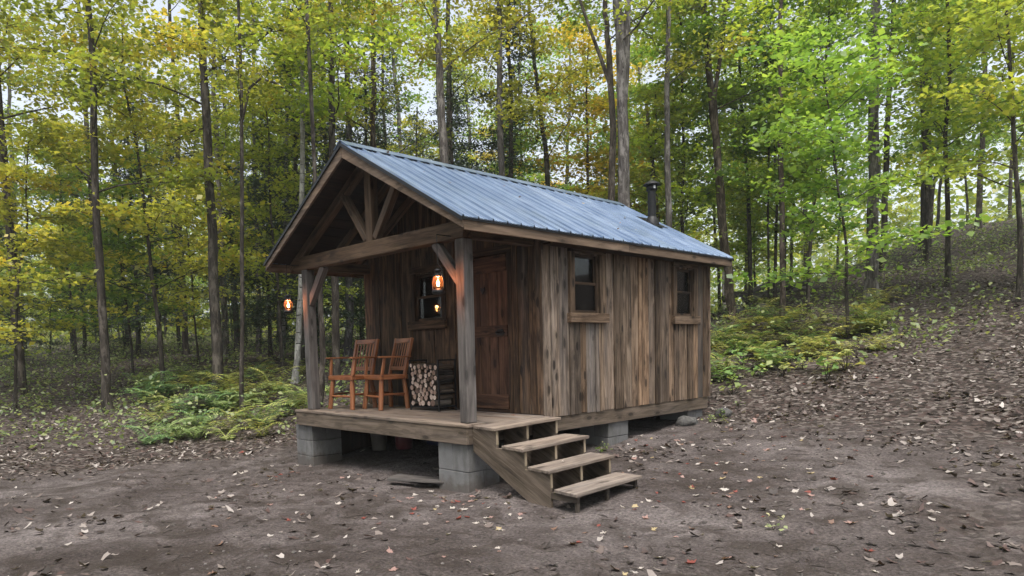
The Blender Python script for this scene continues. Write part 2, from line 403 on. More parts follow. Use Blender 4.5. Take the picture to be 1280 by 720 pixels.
class MB:
    """collects boxes, prisms and tubes; build() links them as ONE mesh object with grain coordinates and a tint per piece"""
    def __init__(s, seed=0):
        s.v, s.f, s.gc, s.t, s.mi, s.smooth = [], [], [], [], [], []
        s.r = random.Random(seed)

    def _tint(s, tint):
        r = s.r
        return tint if tint else (r.uniform(0.15, 0.85), r.uniform(0.0, 0.6), r.uniform(0, 1))

    def add(s, verts, faces, axis=0, tint=None, mi=0, smooth=False, centre=None):
        b = len(s.v); t = s._tint(tint)
        off = Vector((s.r.uniform(0, 50), s.r.uniform(0, 50), s.r.uniform(0, 50)))
        order = {0: (0, 1, 2), 1: (1, 0, 2), 2: (2, 0, 1)}[axis] if not isinstance(axis, tuple) else axis
        for p in verts:
            p = Vector(p); s.v.append(p); s.t.append(t)
            s.gc.append(Vector((p[order[0]], p[order[1]], p[order[2]])) + off)
        for f in faces:
            s.f.append([b + i for i in f]); s.mi.append(mi); s.smooth.append(smooth)

    def box(s, lo, hi, axis=None, tint=None, mi=0, jit=0.0, M4=None):
        lo = Vector(lo); hi = Vector(hi)
        if axis is None: axis = max(range(3), key=lambda i: hi[i] - lo[i])
        vs = [Vector(((lo.x, hi.x)[i & 1], (lo.y, hi.y)[i >> 1 & 1], (lo.z, hi.z)[i >> 2 & 1])) for i in range(8)]
        if jit: vs = [p + Vector((s.r.uniform(-jit, jit), s.r.uniform(-jit, jit), s.r.uniform(-jit, jit))) for p in vs]
        fs = [(0, 2, 3, 1), (4, 5, 7, 6), (0, 1, 5, 4), (2, 6, 7, 3), (0, 4, 6, 2), (1, 3, 7, 5)]
        b0 = len(s.v)
        s.add(vs, fs, axis, tint, mi)
        if M4 is not None:
            for i in range(b0, len(s.v)): s.v[i] = M4 @ s.v[i]

    def bar(s, a, b, w, h, up=(0, 0, 1), tint=None, mi=0):
        """rectangular bar from a to b: w across, h along up"""
        a = Vector(a); b = Vector(b); d = b - a; ln = d.length; d.normalize()
        x = d.cross(Vector(up)).normalized(); u = x.cross(d).normalized()
        M4 = Matrix(((d.x, x.x, u.x, a.x), (d.y, x.y, u.y, a.y), (d.z, x.z, u.z, a.z), (0, 0, 0, 1)))
        s.box((0, -w / 2, -h / 2), (ln, w / 2, h / 2), 0, tint, mi, M4=M4)

    def prism(s, poly, axis, lo, hi, grain=0, tint=None, mi=0):
        """polygon in the two other axes, extruded along axis"""
        n = len(poly)
        def mk(p, q):
            if axis == 0: return (q, p[0], p[1])
            if axis == 1: return (p[0], q, p[1])
            return (p[0], p[1], q)
        vs = [mk(p, lo) for p in poly] + [mk(p, hi) for p in poly]
        fs = [tuple(range(n))[::-1], tuple(range(n, 2 * n))] + [(i, (i + 1) % n, n + (i + 1) % n, n + i) for i in range(n)]
        s.add(vs, fs, grain, tint, mi)

    def tube(s, pts, rad, sides=8, caps=True, tint=None, mi=0, capmi=None, jit=0.0, smooth=True):
        pts = [Vector(p) for p in pts]
        if isinstance(rad, (int, float)): rad = [rad] * len(pts)
        ring = []; vs = []; gcs = []; along = 0
        prevx = None
        for i, p in enumerate(pts):
            d = (pts[min(i + 1, len(pts) - 1)] - pts[max(i - 1, 0)]).normalized()
            ref = Vector((0, 0, 1)) if abs(d.z) < 0.95 else Vector((1, 0, 0))
            x = (prevx - d * prevx.dot(d)).normalized() if prevx is not None else d.cross(ref).normalized()
            prevx = x; y = d.cross(x)
            if i: along += (p - pts[i - 1]).length
            for k in range(sides):
                a = 2 * math.pi * k / sides; rr = rad[i] * (1 + s.r.uniform(-jit, jit))
                vs.append(p + x * math.cos(a) * rr + y * math.sin(a) * rr)
                gcs.append((along, math.cos(a) * rad[i], math.sin(a) * rad[i]))
        fs = []
        for i in range(len(pts) - 1):
            for k in range(sides):
                a, b = i * sides + k, i * sides + (k + 1) % sides
                fs.append((a, b, b + sides, a + sides))
        b0 = len(s.v); t = s._tint(tint); off = Vector((s.r.uniform(0, 50), s.r.uniform(0, 50), s.r.uniform(0, 50)))
        for p, g in zip(vs, gcs): s.v.append(p); s.gc.append(Vector(g) + off); s.t.append(t)
        for f in fs: s.f.append([b0 + i for i in f]); s.mi.append(mi); s.smooth.append(smooth)
        if caps:
            n = len(vs); cm = mi if capmi is None else capmi
            for idx in ([i for i in range(sides)][::-1], [n - sides + i for i in range(sides)]):
                bb = len(s.v)
                for i in idx: s.v.append(Vector(vs[i])); s.gc.append(Vector(gcs[i]) + off); s.t.append(t)
                s.f.append([bb + i for i in range(sides)]); s.mi.append(cm); s.smooth.append(False)

    def lathe(s, prof, c=(0, 0, 0), sides=16, tint=None, mi=0):
        c = Vector(c); s.tube([c + Vector((0, 0, z)) for r, z in prof], [r for r, z in prof], sides, True, tint, mi)

    def mesh(s, name, mats):
        me = bpy.data.meshes.new(name)
        me.from_pydata([tuple(p) for p in s.v], [], s.f)
        for mt in (mats if isinstance(mats, (list, tuple)) else [mats]): me.materials.append(mt)
        me.polygons.foreach_set('material_index', s.mi); me.polygons.foreach_set('use_smooth', s.smooth)
        a = me.attributes.new('gc', 'FLOAT_VECTOR', 'POINT'); a.data.foreach_set('vector', [c for g in s.gc for c in g])
        a = me.attributes.new('tint', 'FLOAT_COLOR', 'POINT'); a.data.foreach_set('color', [c for t in s.t for c in (*t, 1.0)])
        me.update(); return me

    def build(s, name, mats, parent=None, bevel=0.0):
        o = bpy.data.objects.new(name, s.mesh(name, mats)); COL.objects.link(o)
        if parent: o.parent = parent
        if bevel:
            bv = o.modifiers.new('worn_edges', 'BEVEL'); bv.width = bevel; bv.segments = 2; bv.limit_method = 'ANGLE'; bv.angle_limit = math.radians(40)
        return o


def copy_thing(o, parent=None):
    c = o.copy(); COL.objects.link(c); c.parent = parent
    for ch in list(o.children): copy_thing(ch, c)
    return c

# ------------------------------------------------------------------ world and sun
EL, AZ = 66, 120      # soft light of an overcast evening from behind the camera
world = bpy.data.worlds.new('World'); scene.world = world; world.use_nodes = True
wn = world.node_tree; bg = wn.nodes['Background']
sky = wn.nodes.new('ShaderNodeTexSky'); sky.sky_type = 'NISHITA'; sky.sun_disc = False
sky.air_density = 1.0; sky.dust_density = 4.0; sky.ozone_density = 1.5
hs = wn.nodes.new('ShaderNodeHueSaturation'); hs.inputs['Saturation'].default_value = 0.38
wn.links.new(sky.outputs[0], hs.inputs['Color']); wn.links.new(hs.outputs[0], bg.inputs['Color'])
bg.inputs['Strength'].default_value = 0.15
sun_dir = Vector((0.75, -0.66, 0)).normalized() * math.cos(math.radians(EL)) + Vector((0, 0, math.sin(math.radians(EL))))
sky.sun_elevation = math.radians(EL); sky.sun_rotation = math.atan2(sun_dir.x, sun_dir.y)
sl = bpy.data.lights.new('overcast_sun', 'SUN'); sl.energy = 1.5; sl.angle = math.radians(28); sl.color = (1.0, 0.95, 0.88)
so = bpy.data.objects.new('overcast_sun', sl); COL.objects.link(so)
so.rotation_euler = sun_dir.to_track_quat('Z', 'Y').to_euler()
scene.view_settings.view_transform = 'Standard'; scene.view_settings.look = 'None'
scene.view_settings.gamma = 1; scene.view_settings.use_curve_mapping = False
scene.view_settings.exposure = 1.17
scene.cycles.max_bounces = 7; scene.cycles.diffuse_bounces = 3; scene.cycles.transparent_max_bounces = 12
scene.cycles.caustics_reflective = False; scene.cycles.caustics_refractive = False
scene.cycles.use_denoising = True

# ------------------------------------------------------------------ terrain
def build_ground():
    def axis(c, near, n_near, far, n_far):
        a = np.linspace(-near, near, n_near)
        t = np.linspace(0, 1, n_far + 1)[1:]
        o = near + (far - near) * t ** 2.4
        return np.concatenate((-o[::-1], a, o)) + c
    xs = axis(0.0, 9.0, 221, 320, 50); ys = axis(2.0, 9.0, 221, 320, 50)
    X, Y = np.meshgrid(xs, ys)
    Z = ground_np(X, Y)
    near = smooth(14, 8, np.hypot(X, Y - 2))
    nz = np.zeros_like(Z)
    idx = np.argwhere(near > 0)
    for i, j in idx:
        p = Vector((X[i, j], Y[i, j], 0))
        nz[i, j] = 0.035 * noise.noise(p * 1.1) + 0.02 * noise.noise(p * 3.1) + 0.012 * noise.noise(p * 7.1)
    Z = Z + nz * near
    ny, nx = X.shape
    me = bpy.data.meshes.new('ground')
    vs = np.stack((X, Y, Z), -1).reshape(-1, 3)
    i = np.arange(ny - 1)[:, None] * nx + np.arange(nx - 1)[None, :]
    fs = np.stack((i, i + 1, i + 1 + nx, i + nx), -1).reshape(-1, 4)
    me.vertices.add(len(vs)); me.vertices.foreach_set('co', vs.ravel())
    me.loops.add(fs.size); me.loops.foreach_set('vertex_index', fs.ravel())
    me.polygons.add(len(fs)); me.polygons.foreach_set('loop_start', np.arange(0, fs.size, 4)); me.polygons.foreach_set('loop_total', np.full(len(fs), 4))
    me.polygons.foreach_set('use_smooth', np.ones(len(fs), bool))
    me.update(); me.validate()
    a = me.attributes.new('litter', 'FLOAT', 'POINT'); a.data.foreach_set('value', litter_np(vs[:, 0], vs[:, 1]).ravel())
    me.materials.append(M['soil'])
    o = bpy.data.objects.new('ground', me); COL.objects.link(o); tag(o, kind='structure')
    return o


def litter_np(x, y):
    """0 on the trodden clearing, 1 on the leaf-covered forest floor"""
    a = smooth(-4.6, -6.5, x - 0.25 * (y - 0))            # woods to the left
    b = smooth(3.6, 6.4, y + 0.12 * x)                      # hillside behind
    c = smooth(3.2, 5.0, x) * smooth(-0.5, 2.0, y) * 0.6    # edge of the path
    return np.clip(np.maximum(np.maximum(a, b), c), 0, 1)

build_ground()

# ------------------------------------------------------------------ cabin
cabin = tag(empty('cabin', (0, 0, -RIM)), 'small rustic board cabin with a gabled porch and ribbed metal roof', 'cabin')
def CB(mb, name, mat, parent=cabin, bevel=0.0):
    o = mb.build(name, mat, parent, bevel)
    if parent is cabin: o.matrix_parent_inverse = Matrix.Translation((0, 0, RIM))
    return o


def holes_split(a0, a1, z0, z1, holes):
    """split the strip [a0,a1] x [z0,z1] into boxes that leave rectangular holes free"""
    cuts = sorted({a0, a1} | {e for h in holes for e in h[:2] if a0 < e < a1})
    out = []
    for p, q in zip(cuts, cuts[1:]):
        mid = (p + q) / 2; segs = [(z0, z1)]
        for h in holes:
            if h[0] <= mid <= h[1]:
                segs = [s2 for s in segs for s2 in ((s[0], min(s[1], h[2])), (max(s[0], h[3]), s[1])) if s2[1] - s2[0] > 0.01]
        out += [(p, q, s[0], s[1]) for s in segs]
    return out

W1 = (2.00, 2.55, 1.34, 2.13); W2 = (4.60, 5.13, 1.34, 2.10)
FW = (-2.60, -1.95, 1.34, 2.05); DOOR = (-1.34, -0.60, -0.01, 2.17)
# right side wall
mb = MB(11)
edges = [1.376, 1.53, 1.69, 1.9, 2.13, 2.27, 2.47, 2.66, 2.92, 3.14, 3.36, 3.55, 3.82, 4.0, 4.14, 4.41, 4.56, 4.72, 4.97, 5.16, 5.32, 5.50, 5.66]
rr = random.Random(5)
for i, (a, b) in enumerate(zip(edges, edges[1:])):
    off = (0.0, 0.014, 0.003, 0.02, 0.008)[i % 5] + rr.uniform(0, 0.004)
    t = (rr.uniform(0.05, 0.95), rr.choice((0.05, 0.2, 0.35, 0.6, 0.85)), rr.uniform(0, 1))
    if i in (0, 1): t = (0.8, 0.62, 0.1)
    for (p, q, z0, z1) in holes_split(a + 0.003, b - 0.003, -0.03 - rr.uniform(0, 0.015), 2.46, [W1, W2]):
        tt = t
        if z1 < 1.5 and i in (5, 6): tt = (0.75, 1.0, 0.0)      # two rough-sawn grey boards under the window
        elif z1 < 1.5: tt = (min(1, t[0] + rr.uniform(-0.2, 0.2)), t[1], t[2])
        mb.box((-0.03, p, z0), (0.0 + off, q, z1), 2, tt, jit=0.0015)
CB(mb, 'side_wall', M['siding'], bevel=0.004)
# lower trim and corner boards
mb = MB(3); mb.box((0.0, 5.662, -0.035), (0.035, 5.70, 2.42), 2, (0.85, 0.5, 0.2)); CB(mb, 'corner_board', M['siding'], bevel=0.004)
# front wall and gable (planks cut to the roof slope)
mb = MB(12)
edges = [-4.02, -3.77, -3.58, -3.33, -2.98, -2.71, -2.47, -2.18, -1.92, -1.68, -1.42, -1.14, -0.85, -0.53, -0.42, -0.23, -0.10, 0.0]
for i, (a, b) in enumerate(zip(edges, edges[1:])):
    off = (0.0, 0.014, 0.003, 0.018, 0.008)[i % 5] + rr.uniform(0, 0.004)
    t = (rr.uniform(0.2, 0.8), rr.uniform(0, 0.4), rr.uniform(0, 1))
    if i >= 14: t = (0.55 + 0.1 * (i - 14), 0.55, 0.3)
    for (p, q, z0, z1) in holes_split(a + 0.003, b - 0.003, 0.004, 2.3, [FW, DOOR]):
        top = z1
        y0, y1 = P - off, P + 0.03
        if z1 == 2.3:
            za, zb = roof_z(p) - 0.075, roof_z(q) - 0.075
            poly = [(p, z0), (q, z0), (q, zb), ((p + q) / 2 if not (p < MX < q) else MX, (za + zb) / 2 if not (p < MX < q) else ZR - 0.075), (p, za)]
            mb.prism(poly, 1, y0, y1, 2, t)
        else: mb.box((p, y0, z0), (q, y1, z1), 2, t, jit=0.001)
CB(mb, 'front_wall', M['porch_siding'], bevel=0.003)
# left and rear walls
mb = MB(13); y = P + 0.03
while y < BACK - 0.05:
    q = min(BACK - 0.04, y + rr.uniform(0.16, 0.3)); mb.box((-W - rr.uniform(0, 0.015), y + 0.003, -0.03), (-W + 0.03, q, 2.46), 2); y = q
CB(mb, 'left_wall', M['siding'])
mb = MB(14); x = -W + 0.03
while x < -0.04:
    q = min(-0.032, x + rr.uniform(0.16, 0.3)); xm = (x + q) / 2
    mb.prism([(x, -0.03), (q, -0.03), (q, roof_z(q) - 0.075), (x, roof_z(x) - 0.075)], 1, BACK - 0.03, BACK + rr.uniform(0, 0.015), 2); x = q + 0.003
CB(mb, 'rear_wall', M['siding'])
# floor frame: skirt boards
mb = MB(15)
mb.box((-0.036, P + 0.02, -RIM), (-0.004, BACK - 0.02, -0.034), 1, (0.35, 0.45, 0.4))
CB(mb, 'skirt_board', M['treated'], bevel=0.004)
mb = MB(16); mb.box((-W + 0.004, P + 0.02, -RIM), (-W + 0.036, BACK - 0.02, -0.034), 1); mb.box((-W + 0.04, BACK - 0.05, -RIM), (-0.04, BACK - 0.02, -0.034), 0)
CB(mb, 'skirt_board', M['treated'])
mb = MB(17); mb.box((-W + 0.04, P + 0.04, -0.1), (-0.04, BACK - 0.06, -0.05), 1)
for k in range(9): mb.box((-W + 0.04, P + 0.2 + k * 0.48, -0.22), (-0.04, P + 0.24 + k * 0.48, -0.102), 0)
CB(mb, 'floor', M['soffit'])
# unseen boards added on far side and rear to darken the crawl space
mb = MB(171); y = 0.7
while y < BACK - 0.1:
    q = min(y + 0.24, BACK - 0.05); mb.box((-W + 0.042, y + 0.002, gz(-W, y) - 0.08), (-W + 0.06, q, -RIM + 0.05), 2); y = q
CB(mb, 'added_shade_boards', M['soffit'])
mb = MB(172); x = -W + 0.07
while x < -0.7:
    q = min(x + 0.26, -0.62); mb.box((x + 0.002, BACK - 0.08, gz(x, BACK) - 0.08), (q, BACK - 0.06, -RIM + 0.05), 2); x = q
CB(mb, 'added_shade_boards', M['soffit'])
# porch deck
mb = MB(18); y = -0.012
while y < P - 0.03:
    q = min(P - 0.022, y + 0.138)
    mb.box((-W - 0.012, y + 0.003, -0.034 + rr.uniform(0, 0.002)), (0.012, q - 0.003, rr.uniform(-0.002, 0.002)), 0, (rr.uniform(0.3, 0.7), rr.uniform(0.1, 0.6), rr.uniform(0, 0.8)))
    y = q
CB(mb, 'deck_boards', M['deck'], bevel=0.005)
mb = MB(19)
mb.box((-W, 0.0, -RIM), (0.0, 0.038, -0.036), 0, (0.5, 0.25, 0.25))
CB(mb, 'rim_joist', M['treated'], bevel=0.005)
for xa in (-0.038, -W):
    mb = MB(20); mb.box((xa, 0.04, -RIM), (xa + 0.038, P, -0.036), 1, (0.3, 0.3, 0.3)); CB(mb, 'rim_joist', M['treated'], bevel=0.005)
mb = MB(21)
for k in range(7): mb.box((-W + 0.35 + k * 0.55, 0.042, -0.225), (-W + 0.39 + k * 0.55, P + 0.02, -0.038), 1)
CB(mb, 'deck_joist', M['treated'])
# porch posts, braces, beams
for x0, s in ((-0.24, 1), (-3.87, -1)):
    mb = MB(22 + s); mb.box((x0, 0.115, 0.003), (x0 + 0.15, 0.265, 2.178), 2, (0.5, 0.75, 0.2) if s > 0 else (0.45, 0.8, 0.1), jit=0.002)
    CB(mb, 'porch_post', M['post'], bevel=0.012)
    xb = x0 if s > 0 else x0 + 0.15
    mb = MB(25 + s); mb.bar((xb + 0.03 * s, 0.19, 1.66), (xb - 0.43 * s, 0.19, 2.19), 0.09, 0.115, (0, 1, 0) if False else (0, 0, 1), (0.5, 0.7, 0.2))
    CB(mb, 'knee_brace', M['post'], bevel=0.008)
mb = MB(1029); mb.box((-4.12, 0.112, 2.18), (-0.09, 0.268, 2.385), 0, (0.42, 0.12, 0.6), jit=0.003); CB(mb, 'tie_beam', M['beam'], bevel=0.012)
for xa in (-0.235, -3.94):
    mb = MB(29); mb.box((xa, 0.27, 2.19), (xa + 0.14, P - 0.022, 2.34), 1, (0.3, 0.2, 0.4)); CB(mb, 'side_beam', M['beam'], bevel=0.008)
mb = MB(30); mb.box((MX - 0.075, 0.13, 2.387), (MX + 0.075, 0.25, 3.47), 2, (0.5, 0.25, 0.4)); CB(mb, 'king_post', M['beam'], bevel=0.008)
for s in (-1, 1):
    mb = MB(31 + s); mb.bar((MX + s * 0.10, 0.19, 2.42), (MX + s * 0.66, 0.19, 3.13), 0.10, 0.10, (0, 1, 0), (0.5, 0.3, 0.4)); CB(mb, 'truss_strut', M['beam'], bevel=0.008)
# rafters: one pair over the tie beam, one against the gable wall, more between
for k, yy in enumerate((0.19, 0.76, P - 0.06)):
    for s in (-1, 1):
        a = Vector((MX + s * 0.04, yy, ZR - 0.16)); b = Vector((MX + s * 2.28, yy, ZR - 0.16 - SL * 2.24))
        mb = MB(40 + k * 2 + s); mb.bar(a, b, 0.05 if k else 0.09, 0.13, (0, 0, 1), (0.45, 0.1, 0.6)); CB(mb, 'rafter', M['beam'], bevel=0.005)
# roof boarding under the metal
for s in (-1, 1):
    mb = MB(50 + s); n = 13; run = (W / 2 + OE) - 0.05
    for k in range(n):
        xa = MX + s * (0.003 + run * k / n); xb = MX + s * (run * (k + 1) / n - 0.004)
        za, zb = roof_z(xa), roof_z(xb)
        poly = [(xa, za - 0.065), (xb, zb - 0.065), (xb, zb - 0.042), (xa, za - 0.042)]
        mb.prism(poly, 1, -OF + 0.05, BACK + OB - 0.05, 1)
    CB(mb, 'roof_boarding', M['soffit'])
# ribbed metal panels
def panel(s):
    period = 0.229; prof = []
    y = -OF - 0.012; end = BACK + OB + 0.012
    def h(u):       # one sheet rib profile
        u = u % period
        if u < 0.012: return u / 0.012 * 0.028
        if u < 0.03: return 0.028
        if u < 0.042: return (0.042 - u) / 0.012 * 0.028
        for c in (0.105, 0.165):
            if abs(u - c) < 0.012: return 0.009 * (1 - abs(u - c) / 0.012)
        return 0.0
    marks = [0, 0.012, 0.03, 0.042, 0.093, 0.105, 0.117, 0.153, 0.165, 0.177]
    ysl = []; k = 0
    while True:
        base = y + k * period
        if base > end: break
        ysl += [base + mk for mk in marks if base + mk <= end]; k += 1
    ysl.append(end)
    nx = 9; vs = []; fs = []
    run = W / 2 + OE + 0.02
    rr2 = random.Random(s)
    for j, yy in enumerate(ysl):
        hh = h(yy - y)
        for i in range(nx):
            xx = MX + s * (0.01 + (run - 0.01) * i / (nx - 1))
            wob = 0.0025 * noise.noise(Vector((xx * 1.4, yy * 1.9, s)))
            vs.append((xx, yy, roof_z(xx) - 0.028 + hh + wob))
    for j in range(len(ysl) - 1):
        for i in range(nx - 1):
            a = j * nx + i; f = (a, a + 1, a + 1 + nx, a + nx); fs.append(f if s > 0 else f[::-1])
    mbx = MB(60 + s); mbx.add(vs, fs, 1, (0.5, 0, 0))
    o = CB(mbx, 'roof_panel', M['roof'])
    sd = o.modifiers.new('sheet', 'SOLIDIFY'); sd.thickness = 0.003; sd.offset = -1
    return o
for s in (1, -1): panel(s)
mb = MB(63)
capw = 0.155
poly = [(MX - capw, roof_z(MX - capw) + 0.006), (MX, ZR + 0.012), (MX + capw, roof_z(MX + capw) + 0.006), (MX + capw, roof_z(MX + capw) + 0.001), (MX, ZR + 0.006), (MX - capw, roof_z(MX - capw) + 0.001)]
mb.prism(poly, 1, -OF - 0.02, BACK + OB + 0.02, 1, (0.5, 0, 0)); CB(mb, 'ridge_cap', M['roof'])
# barge boards and dark metal edge trim, fascia
for yy0, yy1 in ((-OF, -OF + 0.035), (BACK + OB - 0.035, BACK + OB)):
    for s in (-1, 1):
        xe = MX + s * (W / 2 + OE)
        mb = MB(70 + s); x0 = MX + s * 0.002
        mb.prism([(x0, ZR - 0.038), (xe, roof_z(xe) - 0.038), (xe, roof_z(xe) - 0.15), (x0, ZR - 0.215)], 1, yy0, yy1, 0, (0.5, 0.35, 0.35)); CB(mb, 'barge_board', M['trim'], bevel=0.004)
        mb = MB(72); ya, yb = (yy0 - 0.02, yy0 - 0.002) if yy0 < 0 else (yy1 + 0.002, yy1 + 0.02)
        mb.prism([(x0, ZR - 0.024), (xe + s * 0.02, roof_z(xe + s * 0.02) - 0.024), (xe + s * 0.02, roof_z(xe + s * 0.02) - 0.07), (x0, ZR - 0.07)], 1, ya, yb, 0); CB(mb, 'rake_trim', M['black_trim'])
for s in (1, -1):
    xe = MX + s * (W / 2 + OE)
    zt = roof_z(xe) - 0.045
    lo, hi = sorted((xe, xe - s * 0.03))
    mb = MB(75 + s)
    for a, b in ((-OF + 0.037, 2.9), (2.903, BACK + OB - 0.037)):
        mb.box((lo, a, zt - 0.125), (hi, b, zt), 1, (0.5 if a < 0 else 0.35, 0.25, 0.5))
    CB(mb, 'eave_fascia', M['trim'], bevel=0.004)
    mb = MB(77); xo = xe + s * 0.002; lo, hi = sorted((xo, xo + s * 0.012))
    mb.box((lo, -OF + 0.0, zt - 0.018), (hi, BACK + OB, zt + 0.016), 1); CB(mb, 'drip_edge', M['black_trim'])
    # soffit closing the eave
    lo, hi = sorted((MX + s * (W / 2 + 0.02), xe - s * 0.034))
    mb = MB(78); mb.box((lo, P, zt - 0.118), (hi, BACK + OB - 0.04, zt - 0.1), 1); CB(mb, 'eave_soffit', M['soffit'])

# door
mb = MB(80); xs_ = [-1.325, -1.16, -0.985, -0.81, -0.615]
for a, b in zip(xs_, xs_[1:]): mb.box((a + 0.003, P + 0.0, 0.04), (b - 0.003, P + 0.03, 2.155), 2, (rr.uniform(0.35, 0.75), 0.05, rr.uniform(0.4, 1)))
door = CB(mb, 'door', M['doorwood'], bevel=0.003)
for z0, z1 in ((0.05, 0.25), (1.045, 1.2), (1.93, 2.14)):
    mb = MB(81 + int(z0 * 10)); mb.box((-1.32, P - 0.022, z0), (-0.62, P - 0.001, z1), 0, (0.5, 0.05, 0.8)); mb.build('door_rail', M['doorwood'], door, 0.004)
mb = MB(83)
mb.prism([(-0.83, 1.09), (-0.80, 1.065), (-0.70, 1.06), (-0.655, 1.09), (-0.70, 1.15), (-0.79, 1.145)], 1, P - 0.034, P - 0.0235, 0)
mb.tube([(-0.79, P - 0.036, 1.105), (-0.78, P - 0.075, 1.11), (-0.72, P - 0.085, 1.115), (-0.68, P - 0.036, 1.11)], 0.012, 8)
mb.build('door_handle', M['iron'], door)
mb = MB(84); mb.prism([(-1.09, 1.64), (-1.05, 1.70), (-1.055, 1.74), (-1.09, 1.725), (-1.125, 1.74), (-1.13, 1.70)], 1, P - 0.014, P - 0.002, 0)
mb.build('door_knocker', M['iron'], door)
mb = MB(85)
mb.box((-0.597, P - 0.026, 0.006), (-0.515, P + 0.03, 2.17), 2, (0.4, 0.3, 0.5)); mb.box((-1.425, P - 0.026, 0.006), (-1.343, P + 0.03, 2.17), 2, (0.4, 0.3, 0.5)); mb.box((-1.425, P - 0.026, 2.174), (-0.515, P + 0.03, 2.27), 0, (0.3, 0.3, 0.5))
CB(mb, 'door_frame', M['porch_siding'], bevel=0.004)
mb = MB(86); mb.box((-1.34, P - 0.03, 0.004), (-0.6, P + 0.03, 0.038), 0); CB(mb, 'threshold', M['soffit'], bevel=0.004)

# windows: sash (the part), with casing, sill and pane beneath it
def window(face, h, casing_l, casing_r, sill, mat, mid):
    a0, a1, z0, z1 = h
    def bx(mb, a, b, zl, zh, d0, d1, axis, t=None):
        if face == 'side': mb.box((d0, a, zl), (d1, b, zh), {0: 1, 2: 2}[axis], t)
        else: mb.box((a, P - d1, zl), (b, P - d0, zh), axis, t)
    mb = MB(int(a0 * 10) + 90); f = 0.035
    for (zl, zh, d0) in ((z0 + 0.004, mid + 0.02, -0.035), (mid - 0.016, z1 - 0.004, -0.066)):
        d1 = d0 + 0.028
        bx(mb, a0 + 0.004, a0 + f, zl, zh, d0, d1, 2, (0.4, 0.5, 0.3)); bx(mb, a1 - f, a1 - 0.004, zl, zh, d0, d1, 2, (0.4, 0.5, 0.3))
        bx(mb, a0 + f + 0.001, a1 - f - 0.001, zl, zl + f, d0, d1, 0, (0.4, 0.5, 0.3)); bx(mb, a0 + f + 0.001, a1 - f - 0.001, zh - f, zh, d0, d1, 0, (0.4, 0.5, 0.3))
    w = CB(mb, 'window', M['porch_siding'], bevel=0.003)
    mb = MB(95)
    bx(mb, a0 + f, a1 - f, z0 + f, mid - f + 0.02, -0.024, -0.020, 0); bx(mb, a0 + f, a1 - f, mid + f - 0.016, z1 - f, -0.055, -0.051, 0)
    mb.build('pane', M['glass'], w)
    mb = MB(int(a0 * 7) + 97)
    bx(mb, casing_l, a0 - 0.002, z0 - 0.002, z1 + 0.02, 0.0, 0.046, 2, (0.25, 0.2, 0.8)); bx(mb, a1 + 0.002, casing_r, z0 - 0.002, z1 + 0.02, 0.0, 0.046, 2, (0.3, 0.25, 0.6))
    bx(mb, casing_l, casing_r, z1 + 0.022, z1 + 0.12, 0.0, 0.046, 0, (0.3, 0.3, 0.5))
    mb.build('casing', mat, w, 0.004)
    mb = MB(98); bx(mb, sill[0], sill[1], z0 - 0.135, z0 - 0.004, 0.0, 0.075, 0, (0.38, 0.2, 0.7)); mb.build('sill', mat, w, 0.006)
    # jamb lining that closes the opening
    for p, q in ((a0 - 0.02, a0 + 0.003), (a1 - 0.003, a1 + 0.02)):
        mb = MB(99); bx(mb, p, q, z0, z1, -0.12, -0.002 - 0.03, 2); mb.build('jamb', M['soffit'], w)
    return w
window('side', W1, 1.90, 2.70, (1.87, 2.73), M['siding'], 1.74)
window('side', W2, 4.49, 5.26, (4.49, 5.29), M['siding'], 1.72)
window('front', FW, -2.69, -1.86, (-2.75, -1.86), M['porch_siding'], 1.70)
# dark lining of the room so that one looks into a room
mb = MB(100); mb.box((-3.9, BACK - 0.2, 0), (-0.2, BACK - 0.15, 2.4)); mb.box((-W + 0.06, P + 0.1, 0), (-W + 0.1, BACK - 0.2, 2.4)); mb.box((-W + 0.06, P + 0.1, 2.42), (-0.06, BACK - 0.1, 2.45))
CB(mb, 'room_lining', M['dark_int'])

# stove flue through the roof
fx, fy = -0.95, 5.45
zf = roof_z(fx)
mb = MB(101); mb.lathe([(0.072, zf - 0.12), (0.072, zf + 0.58)], (fx, fy, 0), 20)
mb.lathe([(0.076, zf + 0.35), (0.076, zf + 0.38)], (fx, fy, 0), 20)
flue = CB(mb, 'flue_pipe', M['flue'])
mb = MB(102); mb.lathe([(0.085, zf + 0.55), (0.096, zf + 0.56), (0.096, zf + 0.645), (0.09, zf + 0.65)], (fx, fy, 0), 20)
mb.lathe([(0.145, zf + 0.65), (0.15, zf + 0.66), (0.135, zf + 0.68), (0.06, zf + 0.725), (0.02, zf + 0.735)], (fx, fy, 0), 20)
mb.build('rain_cap', M['flue'], flue)
mb = MB(103)
mb.prism([(fx - 0.2, roof_z(fx - 0.2) + 0.004), (fx + 0.2, roof_z(fx + 0.2) + 0.004), (fx + 0.2, roof_z(fx + 0.2) + 0.012), (fx - 0.2, roof_z(fx - 0.2) + 0.012)], 1, fy - 0.19, fy + 0.19, 0)
mb.lathe([(0.13, zf - 0.05), (0.11, zf + 0.05), (0.076, zf + 0.10)], (fx, fy, 0), 20)
mb.build('flashing', M['flue'], flue)
mb = MB(104); mb.box((fx + 0.08, fy - 0.07, zf + 0.58), (fx + 0.098, fy - 0.035, zf + 0.63), 2); mb.build('sticker', M['white_label'], flue)

